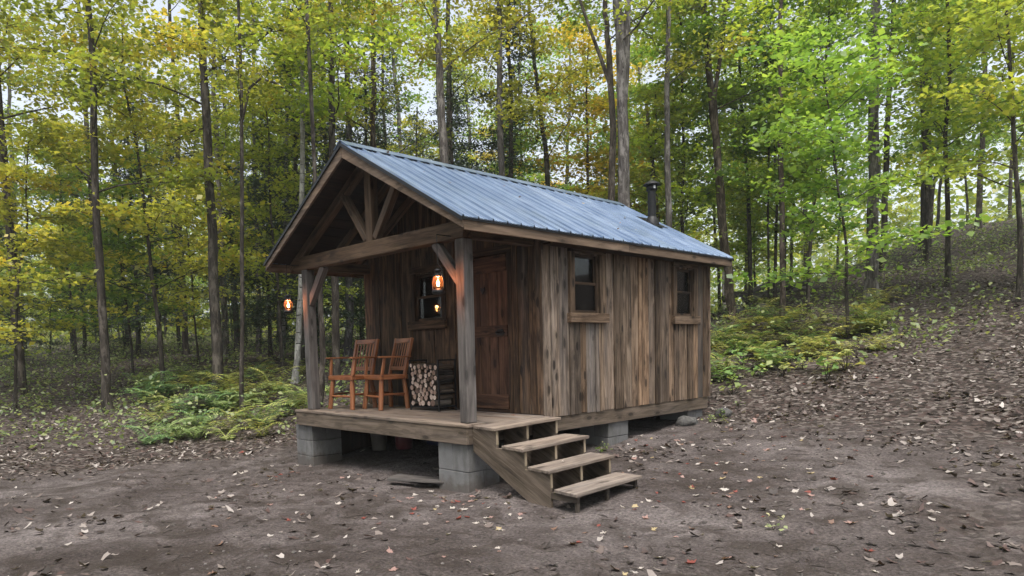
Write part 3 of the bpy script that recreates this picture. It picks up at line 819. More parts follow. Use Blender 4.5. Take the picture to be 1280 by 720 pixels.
# things behind the window
mb = MB(110)
for y0, y1, zb_, wd in ((2.04, 2.05, 1.80, 0.035), (2.10, 2.13, 1.84, 0.03), (2.165, 2.19, 1.90, 0.034), (2.23, 2.20, 1.96, 0.022), (2.06, 2.16, 1.79, 0.028)):
    mb.bar((-0.085, y0, 2.12), (-0.085 - 0.01 * (wd > 0.03), y1, zb_), 0.008, wd, (0, 1, 0))
mb.tube([(-0.095, 1.98, 2.13), (-0.095, 2.56, 2.13)], 0.008, 6)
tag(mb.build('curtain', M['curtain']), 'pale tied curtain hanging inside the upper half of the side window nearer the porch', 'curtain')
mb = MB(111); mb.lathe([(0.036, 1.375), (0.042, 1.385), (0.043, 1.46), (0.04, 1.465)], (-0.10, 2.36, 0), 14)
mg = mb.build('mug', M['mug']); tag(mg, 'pale round mug on the inner sill of the side window nearer the porch', 'mug')

# ------------------------------------------------------------------ block piers
def pier(x0, x1, y0, y1, top, label):
    bot = gz((x0 + x1) / 2, (y0 + y1) / 2) - 0.12
    t = tag(empty('concrete_pier', ((x0 + x1) / 2, (y0 + y1) / 2, bot)), label, 'pier', 'concrete block piers under the cabin')
    hgt = top - bot; n = max(1, round(hgt / 0.28))
    for k in range(n):
        za = hgt * k / n + (0.002 if k else 0); zb = hgt * (k + 1) / n - 0.002
        mbp = MB(k); j = 0.002 * (1 if k % 2 else -1)
        if k % 2: 
            sp = [((x0, y0), ((x0 + x1) / 2 - 0.002, y1)), (((x0 + x1) / 2 + 0.002, y0), (x1, y1))]
        else: sp = [((x0, y0), (x1, (y0 + y1) / 2 - 0.002)), ((x0, (y0 + y1) / 2 + 0.002), (x1, y1))]
        for a, b in sp:
            mbx = MB(k); mbx.box((a[0] - t.location.x + j, a[1] - t.location.y, za), (b[0] - t.location.x + j, b[1] - t.location.y, zb), 0)
            mbx.build('block', M['concrete'], t, 0.009)
pier(-0.58, -0.04, 0.045, 0.57, -RIM - 0.001, 'front grey concrete block pier beside the steps under the right porch post')
pier(-4.14, -3.64, 0.045, 0.57, -RIM - 0.001, 'grey concrete block pier under the far left porch corner beside the ferns')
pier(-0.58, -0.045, 2.83, 3.33, -RIM - 0.001, 'grey concrete block pier under the middle of the long side wall behind the steps')
pier(-0.6, -0.06, 5.1, 5.6, -RIM - 0.001, 'low concrete block pier under the rear corner of the long side wall')
pier(-3.9, -3.4, 2.83, 3.33, -RIM - 0.001, 'concrete block pier in the dark under the far long side of the cabin')

# ------------------------------------------------------------------ steps
st = tag(empty('porch_steps', (0.0, 0.62, -0.80)), 'weathered wooden open steps with four treads leading off the porch side', 'steps')
st.rotation_euler = (math.radians(1.3), 0, 0)
Y0, Y1 = -0.56, 0.60; ZB = 0.80; TH = 0.036
fronts = [(0.42, 0.0), (0.85, -0.2), (1.21, -0.4), (1.575, -0.6)]
backs = [0.014, 0.48, 0.86, 1.23]
for k, ((xf, zt), xb) in enumerate(zip(fronts, backs)):
    mb = MB(120 + k)
    wv = 0.006 * (k % 2)
    skew = 0.05
    za, zb = ZB + zt - TH, ZB + zt
    vs = [(xb, Y0 + skew - wv, za), (xf, Y0 - wv, za), (xb, Y1, za), (xf, Y1 + 0.01, za), (xb, Y0 + skew - wv, zb), (xf, Y0 - wv, zb), (xb, Y1, zb), (xf, Y1 + 0.01, zb)]
    mb.add([Vector(v) for v in vs], [(0, 2, 3, 1), (4, 5, 7, 6), (0, 1, 5, 4), (2, 6, 7, 3), (0, 4, 6, 2), (1, 3, 7, 5)], 1, (0.55 + 0.1 * (k % 2), 0.25 + 0.12 * k, 0.25))
    mb.build('tread', M['deck'], st, 0.006)
prof = [(0.004, -TH - 0.001)]
for (xf, zt), nxt in zip(fronts, fronts[1:] + [(None, None)]):
    r = xf - 0.03
    prof.append((r, zt - TH - 0.001))
    if nxt[0]: prof.append((r, nxt[1] - TH - 0.001))
prof = [q for q in prof if q[0] < 1.2][:6] + [(1.18, -0.86), (0.98, -0.86), (0.004, -0.31)]
prof = [q for i, q in enumerate(prof) if not i or q != prof[i - 1]]
for i, yy in enumerate((Y0 + 0.07, (Y0 + Y1) / 2, Y1 - 0.05)):
    mb = MB(130 + i); mb.prism([(x, z + ZB) for x, z in prof], 1, yy - 0.018, yy + 0.018, (0, 2, 1), (0.45, 0.2, 0.2))
    ca, sa = math.cos(-0.47), math.sin(-0.47); o3 = Vector((3.1 * i, 7.7, 1.3))
    mb.gc = [Vector((v.x * ca + v.z * sa, -v.x * sa + v.z * ca, v.y)) + o3 for v in mb.v]
    for (xf, zt), nz in zip(fronts[:3], (-0.2, -0.4, -0.6)):
        mb.box((xf - 0.0295, yy - 0.0182, nz + ZB + (0.002 if nz > -0.7 else 0)), (xf - 0.026, yy + 0.0182, zt - TH - 0.002 + ZB), 2, (0.4, 0.1, 0.3), 1)
    mb.build('stringer', [M['treated'], M['cut_edge']], st, 0.003)
    mb = MB(139 + i); mb.box((1.186, yy - 0.0185, ZB - 0.71), (1.54, yy + 0.0185, ZB - 0.6 - TH - 0.002), 0, (0.1, 0.6, 0.2)); mb.box((1.50, yy - 0.0185, ZB - 0.86), (1.54, yy + 0.0185, ZB - 0.712), 2, (0.1, 0.6, 0.2)); mb.build('tread_support', M['treated'], st, 0.003)

# ------------------------------------------------------------------ armchairs
def make_chair(name, label):
    t = tag(empty(name), label, 'chair', 'varnished wooden armchairs on the porch')
    r = random.Random(3)
    def one(n, fn, bevel=0.0):
        mbc = MB(r.randint(0, 999)); fn(mbc); return mbc.build(n, M['chair'], t, bevel)
    T = lambda: (r.uniform(0.35, 0.65), 0, r.uniform(0.2, 0.8))
    for sx in (-1, 1):
        for sy in (-1, 1):
            one('leg', lambda b: b.tube([(sx * 0.265, sy * 0.235 - 0.01, 0), (sx * 0.245, sy * 0.215, 0.25), (sx * 0.225, sy * 0.195, 0.465)], [0.036, 0.039, 0.033], 10, tint=T()))
    def frame(b):
        b.box((-0.285, -0.245, 0.455), (0.285, -0.185, 0.525), 0, T()); b.box((-0.285, 0.185, 0.455), (0.285, 0.24, 0.525), 0, T())
        for s in (-1, 1): lo, hi = sorted((s * 0.285, s * 0.225)); b.box((lo, -0.184, 0.457), (hi, 0.184, 0.523), 1, T())
    one('seat_frame', frame, 0.01)
    def slats(b):
        for k in range(5): b.box((-0.222, -0.18 + k * 0.073, 0.49), (0.222, -0.115 + k * 0.073, 0.512), 0, T())
    one('seat', slats, 0.004)
    for sx in (-1, 1):
        one('back_post', lambda b: b.bar((sx * 0.235, 0.2, 0.50), (sx * 0.245, 0.355, 1.085), 0.048, 0.05, (0, 1, 0), T()), 0.01)
    def back(b):
        b.bar((-0.213, 0.335, 1.045), (0.213, 0.335, 1.045), 0.03, 0.07, (0, 0.25, 1), T())
        b.bar((-0.213, 0.225, 0.615), (0.213, 0.225, 0.615), 0.03, 0.06, (0, 0.25, 1), T())
        for k in range(6):
            x = -0.175 + k * 0.07; b.bar((x, 0.231, 0.645), (x, 0.327, 1.012), 0.026, 0.012, (0, 1, 0), T())
    one('backrest', back, 0.005)
    for sx in (-1, 1):
        def arm(b):
            b.box((sx * 0.29 - 0.035, -0.26, 0.785), (sx * 0.29 + 0.035, 0.285, 0.812), 1, T())
        one('armrest', arm, 0.008)
        one('arm_support', lambda b: b.bar((sx * 0.268, -0.205, 0.525), (sx * 0.288, -0.165, 0.785), 0.042, 0.042, (0, 1, 0), T()), 0.008)
    def stretch(b):
        b.tube([(-0.25, -0.23, 0.2), (0.25, -0.23, 0.2)], 0.017, 8, tint=T()); b.tube([(-0.25, 0.21, 0.2), (0.25, 0.21, 0.2)], 0.017, 8, tint=T())
        for s in (-1, 1): b.tube([(s * 0.25, -0.22, 0.23), (s * 0.25, 0.2, 0.23)], 0.017, 8, tint=T())
    one('stretcher', stretch)
    return t
ch = make_chair('armchair', 'orange wooden slat-back armchair nearer the far left porch post, overlapped by the other chair')
ch.location = (-3.40, 0.66, 0.003); ch.rotation_euler = (0, 0, math.radians(8))
ch2 = copy_thing(ch); ch2['label'] = 'orange wooden slat-back armchair standing beside the firewood rack'
ch2.location = (-2.83, 0.90, 0.003); ch2.rotation_euler = (0, 0, math.radians(-7))

# ------------------------------------------------------------------ firewood rack with logs
RX0, RX1, RY0, RY1 = -2.30, -1.64, 0.97, 1.29
rk = tag(empty('firewood_rack', ((RX0 + RX1) / 2, (RY0 + RY1) / 2, 0)), 'black iron firewood rack filled with split logs against the cabin front', 'log rack')
cx_, cy_ = rk.location.x, rk.location.y
hw, hd = (RX1 - RX0) / 2, (RY1 - RY0) / 2
for s in (-1, 1):
    mb = MB(140); q = 0.022
    for yy in (-hd, hd): mb.box((s * hw - q / 2, yy - q / 2, 0.03), (s * hw + q / 2, yy + q / 2, 0.75), 2)
    mb.box((s * hw - q / 2 + 0.001, -hd + q / 2, 0.728), (s * hw + q / 2 - 0.001, hd - q / 2, 0.75), 1)
    for z in (0.06, 0.25, 0.42, 0.56): mb.box((s * hw - 0.006, -hd + q / 2, z), (s * hw + 0.006, hd - q / 2, z + 0.02), 1)
    mb.build('side_frame', M['iron'], rk)
mb = MB(141)
for yy in (-hd, hd): mb.box((-hw + 0.012, yy - 0.011, 0.045), (hw - 0.012, yy + 0.011, 0.067), 0)
for k in range(6): mb.box((-hw + 0.08 + k * 0.1, -hd + 0.012, 0.047), (-hw + 0.095 + k * 0.1, hd - 0.012, 0.065), 1)
mb.build('base_grate', M['iron'], rk)
for s in (-1, 1):
    for yy in (-hd, hd):
        mb = MB(142); mb.lathe([(0.018, 0.003), (0.014, 0.03)], (s * hw, yy, 0), 8); mb.build('foot', M['iron'], rk)
rl = random.Random(21)
def log_mesh(k):
    mbl = MB(200 + k); n = rl.choice((7, 9, 10, 11, 12)); ln = rl.uniform(0.31, 0.36)
    split = rl.random() < 0.2
    rads = [rl.uniform(0.86, 1.0) for _ in range(n)]
    if split:
        for i in range(n // 2): rads[i] *= rl.uniform(0.45, 0.7)
    vs = []
    for e in (-1, 1):
        for i in range(n):
            a = 2 * math.pi * i / n; vs.append(Vector((math.cos(a) * rads[i], e * ln / 2, math.sin(a) * rads[i])))
    return vs, n, ln
rows = 0; z = 0.067; lp = []
kk = 0
placed = []
tries = 0
while tries < 9000 and len(placed) < 62:
    tries += 1
    r = rl.uniform(0.036, 0.056) if len(placed) < 45 else rl.uniform(0.03, 0.04)
    x = rl.uniform(-hw + 0.018 + r, hw - 0.018 - r)
    # drop it onto what lies there
    zc = 0.069 + r
    for (px_, pz_, pr_) in placed:
        dx = abs(px_ - x)
        if dx < (pr_ + r) * 0.97: zc = max(zc, pz_ + math.sqrt(max(0, (pr_ + r) ** 2 * 0.94 - dx * dx)))
    best = (x, zc)
    if zc + r > 0.70 or (tries < 4000 and zc > 0.12 + 0.0105 * len(placed)): continue
    placed.append((x, zc, r))
    vs, n, ln = log_mesh(len(placed))
    mbl = MB(300 + len(placed)); rot = rl.uniform(0, 6.28)
    pts = []
    for v in vs:
        p = Vector((v.x * math.cos(rot) - v.z * math.sin(rot), v.y, v.x * math.sin(rot) + v.z * math.cos(rot)))
        pts.append(Vector((p.x * r * 0.97, p.y, p.z * r * 0.97)))
    tb = (rl.uniform(0.3, 0.9), rl.uniform(0, 0.5), rl.uniform(0, 1))
    mbl.add(pts, [(i, (i + 1) % n, n + (i + 1) % n, n + i) for i in range(n)], 1, tb, 0, True)
    mbl.add([Vector(p) for p in pts[:n]], [tuple(range(n))[::-1]], 1, tb, 1); mbl.add([Vector(p) for p in pts[n:]], [tuple(range(n))], 1, tb, 1)
    o = mbl.build('firewood_log', [M['bark_log'], M['log_end']])
    o.location = (cx_ + x, cy_ + rl.uniform(-0.02, 0.01), zc)
    tag(o, 'short cut log with pale end grain stacked in the black firewood rack', 'log', 'split logs in the firewood rack')

# ------------------------------------------------------------------ lanterns
def make_lantern(label):
    t = tag(empty('lantern'), label, 'lantern', 'lit oil lanterns hung at the porch')
    mb = MB(150); mb.lathe([(0.075, 0), (0.085, 0.008), (0.085, 0.045), (0.06, 0.062), (0.03, 0.075), (0.03, 0.09)], sides=20); mb.build('fuel_tank', M['iron'], t)
    mb = MB(151); mb.lathe([(0.048, 0.085), (0.072, 0.11), (0.08, 0.15), (0.066, 0.20), (0.046, 0.235)], sides=20)
    g = mb.build('glass_globe', M['lamp_glass'], t)
    mb = MB(152); mb.lathe([(0.05, 0.225), (0.055, 0.235), (0.04, 0.255), (0.035, 0.29), (0.055, 0.30), (0.045, 0.32), (0.02, 0.33)], sides=18); mb.build('chimney_cap', M['iron'], t)
    mb = MB(153)
    for s in (-1, 1): mb.tube([(s * 0.075, 0, 0.04), (s * 0.115, 0, 0.07), (s * 0.12, 0, 0.15), (s * 0.10, 0, 0.22), (s * 0.045, 0, 0.275)], 0.008, 8)
    mb.build('side_tube', M['iron'], t)
    mb = MB(154); mb.tube([(-0.1, 0, 0.2), (-0.09, 0, 0.32), (0, 0, 0.41), (0.09, 0, 0.32), (0.1, 0, 0.2)], 0.003, 6); mb.build('bail', M['iron'], t)
    mb = MB(155); mb.lathe([(0.006, 0.10), (0.019, 0.118), (0.022, 0.138), (0.014, 0.165), (0.004, 0.19)], sides=12); mb.build('flame', M['flame'], t)
    return t
def hang(t, x, y, z, hook_z, wall_y):
    t.location = (x, y, z)
    k = t.scale[0]; hz_ = (hook_z - z) / k
    mb = MB(156); mb.tube([(0, 0, 0.405), (0, 0, hz_)], 0.005, 6); mb.tube([(0, 0, hz_), (0, (wall_y - y) / k, hz_)], 0.008, 6)
    mb.build('hook', M['iron'], t)
    lt = bpy.data.lights.new('lantern_light', 'POINT'); lt.energy = 4.6; lt.color = (1.0, 0.36, 0.17); lt.shadow_soft_size = 0.03
    lo = bpy.data.objects.new('lantern_light', lt); COL.objects.link(lo); lo.parent = t; lo.location = (0, 0, 0.205)
ln1 = make_lantern('lit oil lantern hanging near the right porch post in front of the window')
ln2 = copy_thing(ln1); ln2['label'] = 'lit oil lantern hanging outside the far left porch post against the dark woods'
ln1.scale = (0.88,) * 3
ln2.scale = (0.88,) * 3
hang(ln1, -0.31, -0.10, 1.535, 2.22, 0.112)
hang(ln2, -3.93, -0.10, 1.515, 2.26, 0.112)

# ------------------------------------------------------------------ odds and ends under the porch
def under(name, label, cat, x, y, fn, mats, rz=0):
    mbu = MB(int(abs(x * 100))); fn(mbu); o = mbu.build(name, mats, None, 0.004); o.location = (x, y, gz(x, y) + 0.015); o.rotation_euler = (0, 0, rz); tag(o, label, cat); return o
jx, jy = -2.62, 0.62
def jug(b):
    b.lathe([(0.13, 0), (0.14, 0.02), (0.14, 0.26), (0.11, 0.33), (0.04, 0.37), (0.04, 0.40)], sides=18)
    b.tube([(0.06, 0, 0.36), (0.12, 0, 0.42), (0.19, 0, 0.36), (0.135, 0, 0.22)], 0.018, 8)
under('fuel_jug', 'dark red plastic jug with a handle in the shade under the porch', 'jug', -3.15, 1.45, jug, M['red_plastic'])
def tote(b):
    b.prism([(-0.24, 0), (0.24, 0), (0.28, 0.33), (-0.28, 0.33)], 1, -0.19, 0.19, 0); b.box((-0.3, -0.21, 0.332), (0.3, 0.21, 0.37), 0)
under('storage_tote', 'blue plastic storage tote under the porch between the two front piers', 'tote', -2.7, 1.95, tote, M['blue_plastic'])
def lidded(b):
    b.lathe([(0.12, 0), (0.14, 0.28)], sides=18); b.lathe([(0.15, 0.282), (0.15, 0.31), (0.14, 0.315)], sides=18)
under('bucket', 'cream plastic bucket under the porch beside the far left pier', 'bucket', -3.5, 1.2, lidded, M['cream_plastic'])
for k, (x, y, rz, w) in enumerate(((-0.98, 0.12, 0.25, 0.24), (-0.80, -0.02, 0.42, 0.14))):
    mb = MB(170 + k); mb.box((-0.5, -w / 2, 0), (0.5, w / 2, 0.03), 0, (0.3, 0.7, 0.2), jit=0.006); o = mb.build('loose_board', M['post'], None, 0.005)
    o.location = (x, y, gz(x, y) + 0.03 + 0.03 * k); o.rotation_euler = (0.02, 0.0, rz)
    tag(o, ('wide grey board lying on the dirt beside the front block pier', 'narrow grey board lying on the dirt against the front block pier')[k], 'board')
#VEGETATION
# ------------------------------------------------------------------ vegetation
def ray_point(px, py, depth):
    r = F_ + R_ * ((px - 604.06) / FOC) - U_ * ((py - 502.94) / FOC)
    return CAM + r * (depth / r.dot(FH))


def np_mesh(name, vs, fs, mat, smooth_=True):
    """vs (n,3), fs (m,k) all faces with k corners"""
    me = bpy.data.meshes.new(name); k = fs.shape[1]
    me.vertices.add(len(vs)); me.vertices.foreach_set('co', np.ascontiguousarray(vs, np.float32).ravel())
    me.loops.add(fs.size); me.loops.foreach_set('vertex_index', np.ascontiguousarray(fs, np.int32).ravel())
    me.polygons.add(len(fs)); me.polygons.foreach_set('loop_start', np.arange(0, fs.size, k)); me.polygons.foreach_set('loop_total', np.full(len(fs), k))
    if smooth_: me.polygons.foreach_set('use_smooth', np.ones(len(fs), bool))
    me.update(); me.materials.append(mat); return me


def leaf_quads(c, size, rng, tilt=0.55, aspect=0.75):
    """folded diamond-shaped leaves at centres c"""
    n = len(c); az = rng.uniform(0, 2 * np.pi, n); s = size * rng.uniform(0.45, 1.45, n)
    d = np.stack((np.cos(az), np.sin(az), rng.normal(-0.25, tilt, n)), -1); d /= np.linalg.norm(d, axis=1, keepdims=True)
    up = np.stack((rng.normal(0, tilt, n), rng.normal(0, tilt, n), np.ones(n)), -1)
    w = np.cross(d, up); w /= np.linalg.norm(w, axis=1, keepdims=True); nn = np.cross(w, d)
    s = s[:, None]
    v0 = c - d * s * 0.5; v2 = c + d * s * 0.5
    v1 = c + w * s * 0.5 * aspect + nn * s * 0.10 - d * s * 0.06; v3 = c - w * s * 0.5 * aspect + nn * s * 0.10 - d * s * 0.06
    vs = np.stack((v0, v1, v2, v3), 1).reshape(-1, 3)
    return vs, np.arange(4 * n).reshape(-1, 4)


def tree_meshes(seed, path, r0, crown0, spread, nlimb, n_leaf, leaf=0.11, kind='maple', bark='bark_grey', fork=None, rtop=0.3, limb_r=0.3):
    """path: local trunk points from the ground up. returns trunk mesh, crown mesh"""
    r = random.Random(seed); rng = np.random.default_rng(seed)
    path = [Vector(p) for p in path]; H = path[-1].z
    # smooth resample of the path
    def at_h(t):
        k = t * (len(path) - 1); i = min(int(k), len(path) - 2); u = k - i
        p0, p1, p2, p3 = path[max(i - 1, 0)], path[i], path[i + 1], path[min(i + 2, len(path) - 1)]
        return 0.5 * (2 * p1 + (p2 - p0) * u + (2 * p0 - 5 * p1 + 4 * p2 - p3) * u * u + (3 * p1 - p0 - 3 * p2 + p3) * u ** 3)
    ns = 22
    pts = [at_h(i / ns) for i in range(ns + 1)]
    pts = [p + Vector((r.gauss(0, 0.12 * r0), r.gauss(0, 0.12 * r0), 0)) for p in pts]
    rad = [r0 * ((1 - (1 - rtop) * i / ns) + 0.45 * math.exp(-i * H / ns / 0.35)) for i in range(ns + 1)]
    mb = MB(seed); mb.tube(pts, rad, 11, jit=0.05)
    clus = []
    def trunk_at(h):
        for a, b, ra, rb in zip(pts, pts[1:], rad, rad[1:]):
            if a.z <= h <= b.z:
                u = (h - a.z) / max(1e-6, b.z - a.z); return a.lerp(b, u), ra + (rb - ra) * u
        return pts[-1], rad[-1]
    if fork:
        for fp, fr in fork:
            fp = [Vector(p) for p in fp]; mb.tube(fp, [fr * (1 - 0.4 * i / (len(fp) - 1)) for i in range(len(fp))], 10, jit=0.04)
    if kind == 'conifer':
        nl = nlimb; 
        for k in range(nl):
            t = k / nl; h = crown0 + (H - crown0) * t ** 0.9
            if h > H * 0.98: continue
            b, br = trunk_at(h); az = r.uniform(0, 6.283); ln = spread * (1 - t) ** 0.75 * r.uniform(0.6, 1.1) + 0.25
            e = b + Vector((math.cos(az) * ln, math.sin(az) * ln, -0.18 * ln + r.uniform(-.1, .25)))
            mid = b.lerp(e, 0.5) + Vector((0, 0, 0.08 * ln))
            mb.tube([b, mid, e], [max(0.012, br * 0.22), 0.012, 0.004], 4, caps=False)
            for j in range(7):
                u = 0.2 + 0.8 * j / 6; p = b.lerp(e, u) + Vector((0, 0, 0.06 * ln))
                clus.append((p, 0.12 + 0.28 * ln * 0.35, 0.05, 1.0))
    else:
        for k in range(nlimb):
            t = (k + r.random()) / nlimb; h = crown0 + (H * 0.97 - crown0) * t
            b, br = trunk_at(h); az = k * 2.4 + r.uniform(-0.5, 0.5)
            ln = spread * (1 - 0.55 * t) * r.uniform(0.55, 1.1); rise = r.uniform(0.1, 0.75)
            dr = Vector((math.cos(az), math.sin(az), 0)); lp_ = [b]
            q = b; dd = (dr + Vector((0, 0, rise + 0.25))).normalized()
            for j in range(5):
                dd = (dd + Vector((r.gauss(0, 0.13), r.gauss(0, 0.13), -0.10 + r.gauss(0, 0.08)))).normalized(); q = q + dd * ln / 5; lp_.append(q)
            lr = max(0.010, min(br * 0.7, limb_r * br * (0.5 + 0.5 * ln / spread)))
            mb.tube(lp_, [lr * (1 - 0.85 * j / 5) + 0.003 for j in range(6)], 5, caps=False)
            for j in range(1, 6):
                clus.append((lp_[j] + Vector((r.gauss(0, .15), r.gauss(0, .15), r.gauss(0, .05))), 0.36 * (0.7 + 0.5 * r.random()), 0.07, 1.0))
                if j >= 2:
                    for _ in range(2):
                        az2 = r.uniform(0, 6.283); l2 = ln * r.uniform(0.16, 0.36)
                        e = lp_[j] + Vector((math.cos(az2) * l2, math.sin(az2) * l2, r.uniform(-0.1, 0.3) * l2))
                        mb.tube([lp_[j], lp_[j].lerp(e, .5) + Vector((0, 0, 0.04)), e], [lr * 0.3 + 0.003, lr * 0.2 + 0.002, 0.002], 4, caps=False)
                        clus.append((e, 0.34 * (0.7 + 0.6 * r.random()), 0.06, 1.0)); clus.append((lp_[j].lerp(e, 0.6), 0.33, 0.08, 0.6))
    tm = mb.mesh('trunk', M[bark])
    if not clus or not n_leaf: return tm, None
    wts = np.array([c[3] * c[1] ** 2 * r.choice((0.1, 0.4, 1.0, 2.0, 2.6)) for c in clus]); wts /= wts.sum()
    pick = rng.choice(len(clus), n_leaf, p=wts)
    cc = np.array([c[0][:] for c in clus])[pick]; sx = np.array([c[1] for c in clus])[pick]; sz = np.array([c[2] for c in clus])[pick]
    tx = rng.normal(0, 1, (n_leaf, 3)); pos = cc + tx * np.stack((sx, sx, sz + 0.02), -1)
    vs, fs = leaf_quads(pos, leaf, rng, 0.45 if kind != 'conifer' else 0.6, 0.8 if kind != 'conifer' else 0.4)
    return tm, np_mesh('crown', vs, fs, M['leaf_maple' if kind != 'conifer' else 'leaf_conifer'], False)


def place_tree(name, loc, tm, cm, label, group, color=(1, 1, 1), bark_c=(1, 1, 1), rz=0.0, sc=1.0, cat='tree'):
    t = tag(empty(name, loc, rz), label, cat, group); t.scale = (sc, sc, sc)
    o = bpy.data.objects.new('trunk', tm); COL.objects.link(o); o.parent = t; o.color = (*bark_c, 1)
    if cm is not None:
        c = bpy.data.objects.new('crown', cm); COL.objects.link(c); c.parent = t; c.color = (*color, 1)
    return t

YEL = (1.25, 1.1, 0.9); GRN = (0.72, 0.98, 0.85); ORA = (1.4, 1.0, 0.72); OLV = (0.95, 0.98, 0.8); LIM = (1.05, 1.2, 0.8)


def hero(name, pxpath, depth, width_px, label, bark='bark_grey', color=OLV, crown0=6.0, spread=3.0, nlimb=16, n_leaf=5000, top=16.0, fork_px=None, rtop=0.35, kind='maple', bark_c=(1, 1, 1), broken=False):
    """trunk through the photo points pxpath (lowest first); the ground meets it below"""
    pw = [ray_point(px, py, depth) for px, py in pxpath]
    g = Vector((pw[0].x, pw[0].y, gz(pw[0].x, pw[0].y)))
    if pw[0].z < g.z + 0.1: pw[0] = g.copy()
    else:
        dirv = (pw[-1] - pw[0]) if len(pw) == 2 else (pw[1] - pw[0])
        k = (pw[0].z - g.z) / max(dirv.z, 0.1) * 0.5
        b = pw[0] - dirv * k; b.z = gz(b.x, b.y); pw = [b] + pw
    base = pw[0].copy(); base.z -= 0.08
    if not broken:
        dirv = (pw[-1] - pw[-2]).normalized()
        if top - (pw[-1].z - base.z) > 1: 
            k = (top - (pw[-1].z - base.z)); pw.append(pw[-1] + Vector((dirv.x * 0.5, dirv.y * 0.5, 1)) * k * 0.5); pw.append(pw[-1] + Vector((dirv.x * 0.3, dirv.y * 0.3, 1)) * k * 0.5)
    path = [p - base for p in pw]
    r0 = width_px / 2 / FOC * depth
    fk = None
    if fork_px: fk = [([ray_point(px, py, depth) - base for px, py in pts], wpx / 2 / FOC * depth) for pts, wpx in fork_px]
    tm, cm = tree_meshes(int(pxpath[0][0] * 7 + depth), path, r0, crown0, spread, nlimb, n_leaf, 0.12, kind, bark, fk, rtop, 0.25)
    return place_tree(name, base, tm, cm, label, None, color, bark_c)

hero('maple_tree', [(913, 384), (905, 300), (896, 190), (888, 100), (880, 10)], 21, 13, 'dark curved trunk rising from the hillside just right of the cabin roof', 'bark_dark', GRN, 6, 3.5, 14, 7000, fork_px=[([(899, 215), (893, 120), (905, 40), (912, -60)], 6)], bark_c=(1.3, 1.2, 1.1))
hero('maple_tree', [(780, 300), (779, 200), (777, 80), (772, 0), (768, -90)], 18, 17, 'thickest grey trunk forking high above the roof left of the flue pipe', 'bark_grey', OLV, 8, 3.2, 10, 3500, fork_px=[([(778, 150), (783, 80), (785, 0), (788, -100)], 10)])
hero('maple_tree', [(765, 300), (765, 150), (760, 60), (757, 0)], 18.6, 10, 'slender dark trunk standing close against the thick forked trunk', 'bark_dark', OLV, 8, 2.8, 8, 2500, fork_px=[([(764, 110), (750, 70), (735, 30), (715, -30)], 5)], bark_c=(1.5, 1.45, 1.4))
hero('maple_tree', [(836, 300), (834, 190), (834, 100), (836, 0)], 20, 9, 'straight grey trunk just right of the flue pipe', 'bark_grey', YEL, 7, 3, 12, 5000)
hero('dead_snag', [(823, 290), (816, 215), (808, 130)], 22, 7, 'broken leaning trunk without a crown behind the flue pipe', 'bark_dark', n_leaf=0, nlimb=0, broken=True, rtop=0.6, bark_c=(1.6, 1.4, 1.2))
hero('maple_tree', [(938, 372), (936, 260), (931, 180), (925, 90)], 23, 6, 'thin dark trunk on the hillside right of the dark curved trunk', 'bark_dark', LIM, 5, 2.6, 14, 6000, 12)
hero('maple_tree', [(961, 375), (960, 250), (962, 150)], 22, 3.5, 'very thin sapling stem near the right edge of the hillside', 'bark_dark', GRN, 4, 2.2, 12, 5000, 10)
hero('maple_tree', [(978, 378), (977, 250), (975, 100), (976, 0)], 19, 8, 'straight dark trunk on the hillside beside the fallen logs', 'bark_dark', LIM, 5.5, 3, 12, 5000, bark_c=(1.3, 1.2, 1.2))
hero('maple_tree', [(684, 215), (678, 160), (671, 100), (662, 20)], 24, 7, 'dark trunk leaning left above the middle of the roof ridge', 'bark_dark', YEL, 6, 3, 14, 6000)
hero('maple_tree', [(626, 200), (625, 100), (624, 0)], 21, 9, 'straight grey trunk above the front half of the roof ridge', 'bark_grey', YEL, 7, 3, 12, 5500, bark_c=(0.75, 0.75, 0.75))
hero('maple_tree', [(554, 190), (550, 110), (546, 40), (543, 0)], 20, 12, 'stout grey trunk above the roof between porch gable and ridge middle', 'bark_grey', YEL, 8, 3, 10, 4500, bark_c=(0.9, 0.88, 0.86))
hero('maple_tree', [(562, 195), (561, 100), (560, 0)], 27, 8, 'dark trunk close behind the stout grey trunk', 'bark_dark', OLV, 9, 2.6, 8, 3000)
hero('maple_tree', [(466, 170), (467, 90), (466, 0)], 23, 8, 'dark trunk just right of the roof peak', 'bark_dark', YEL, 6, 3, 14, 6000, bark_c=(1.2, 1.1, 1))
hero('maple_tree', [(415, 190), (415, 100), (414, 0)], 18, 9.5, 'dark straight trunk rising directly behind the roof peak', 'bark_dark', LIM, 6, 3, 12, 5500)
hero('birch_tree', [(370, 500), (373, 420), (377, 330), (378, 170), (376, 0)], 20, 8.5, 'pale blotched trunk left of the far left porch post', 'bark_birch', LIM, 7, 2.6, 12, 4500, bark_c=(0.75, 0.75, 0.75))
hero('birch_tree', [(353, 476), (354, 420), (356, 330), (358, 170), (361, 0)], 25, 6.5, 'thin pale trunk behind the lantern left of the porch', 'bark_birch', YEL, 7, 2.6, 12, 4500, bark_c=(0.6, 0.6, 0.6))
hero('maple_tree', [(400, 505), (404, 440), (401, 380), (397, 300)], 15, 9.5, 'dark slanting trunk seen between the left porch post and the chairs', 'bark_dark', OLV, 7, 2.6, 8, 2500)
hero('maple_tree', [(302, 470), (303, 300), (301, 100), (298, 0)], 16.5, 6, 'dark thin trunk left of the clearing with one crooked low branch', 'bark_dark', YEL, 6.5, 3, 12, 5500, fork_px=[([(303, 150), (312, 110), (326, 98), (345, 104), (362, 116)], 3.4)])
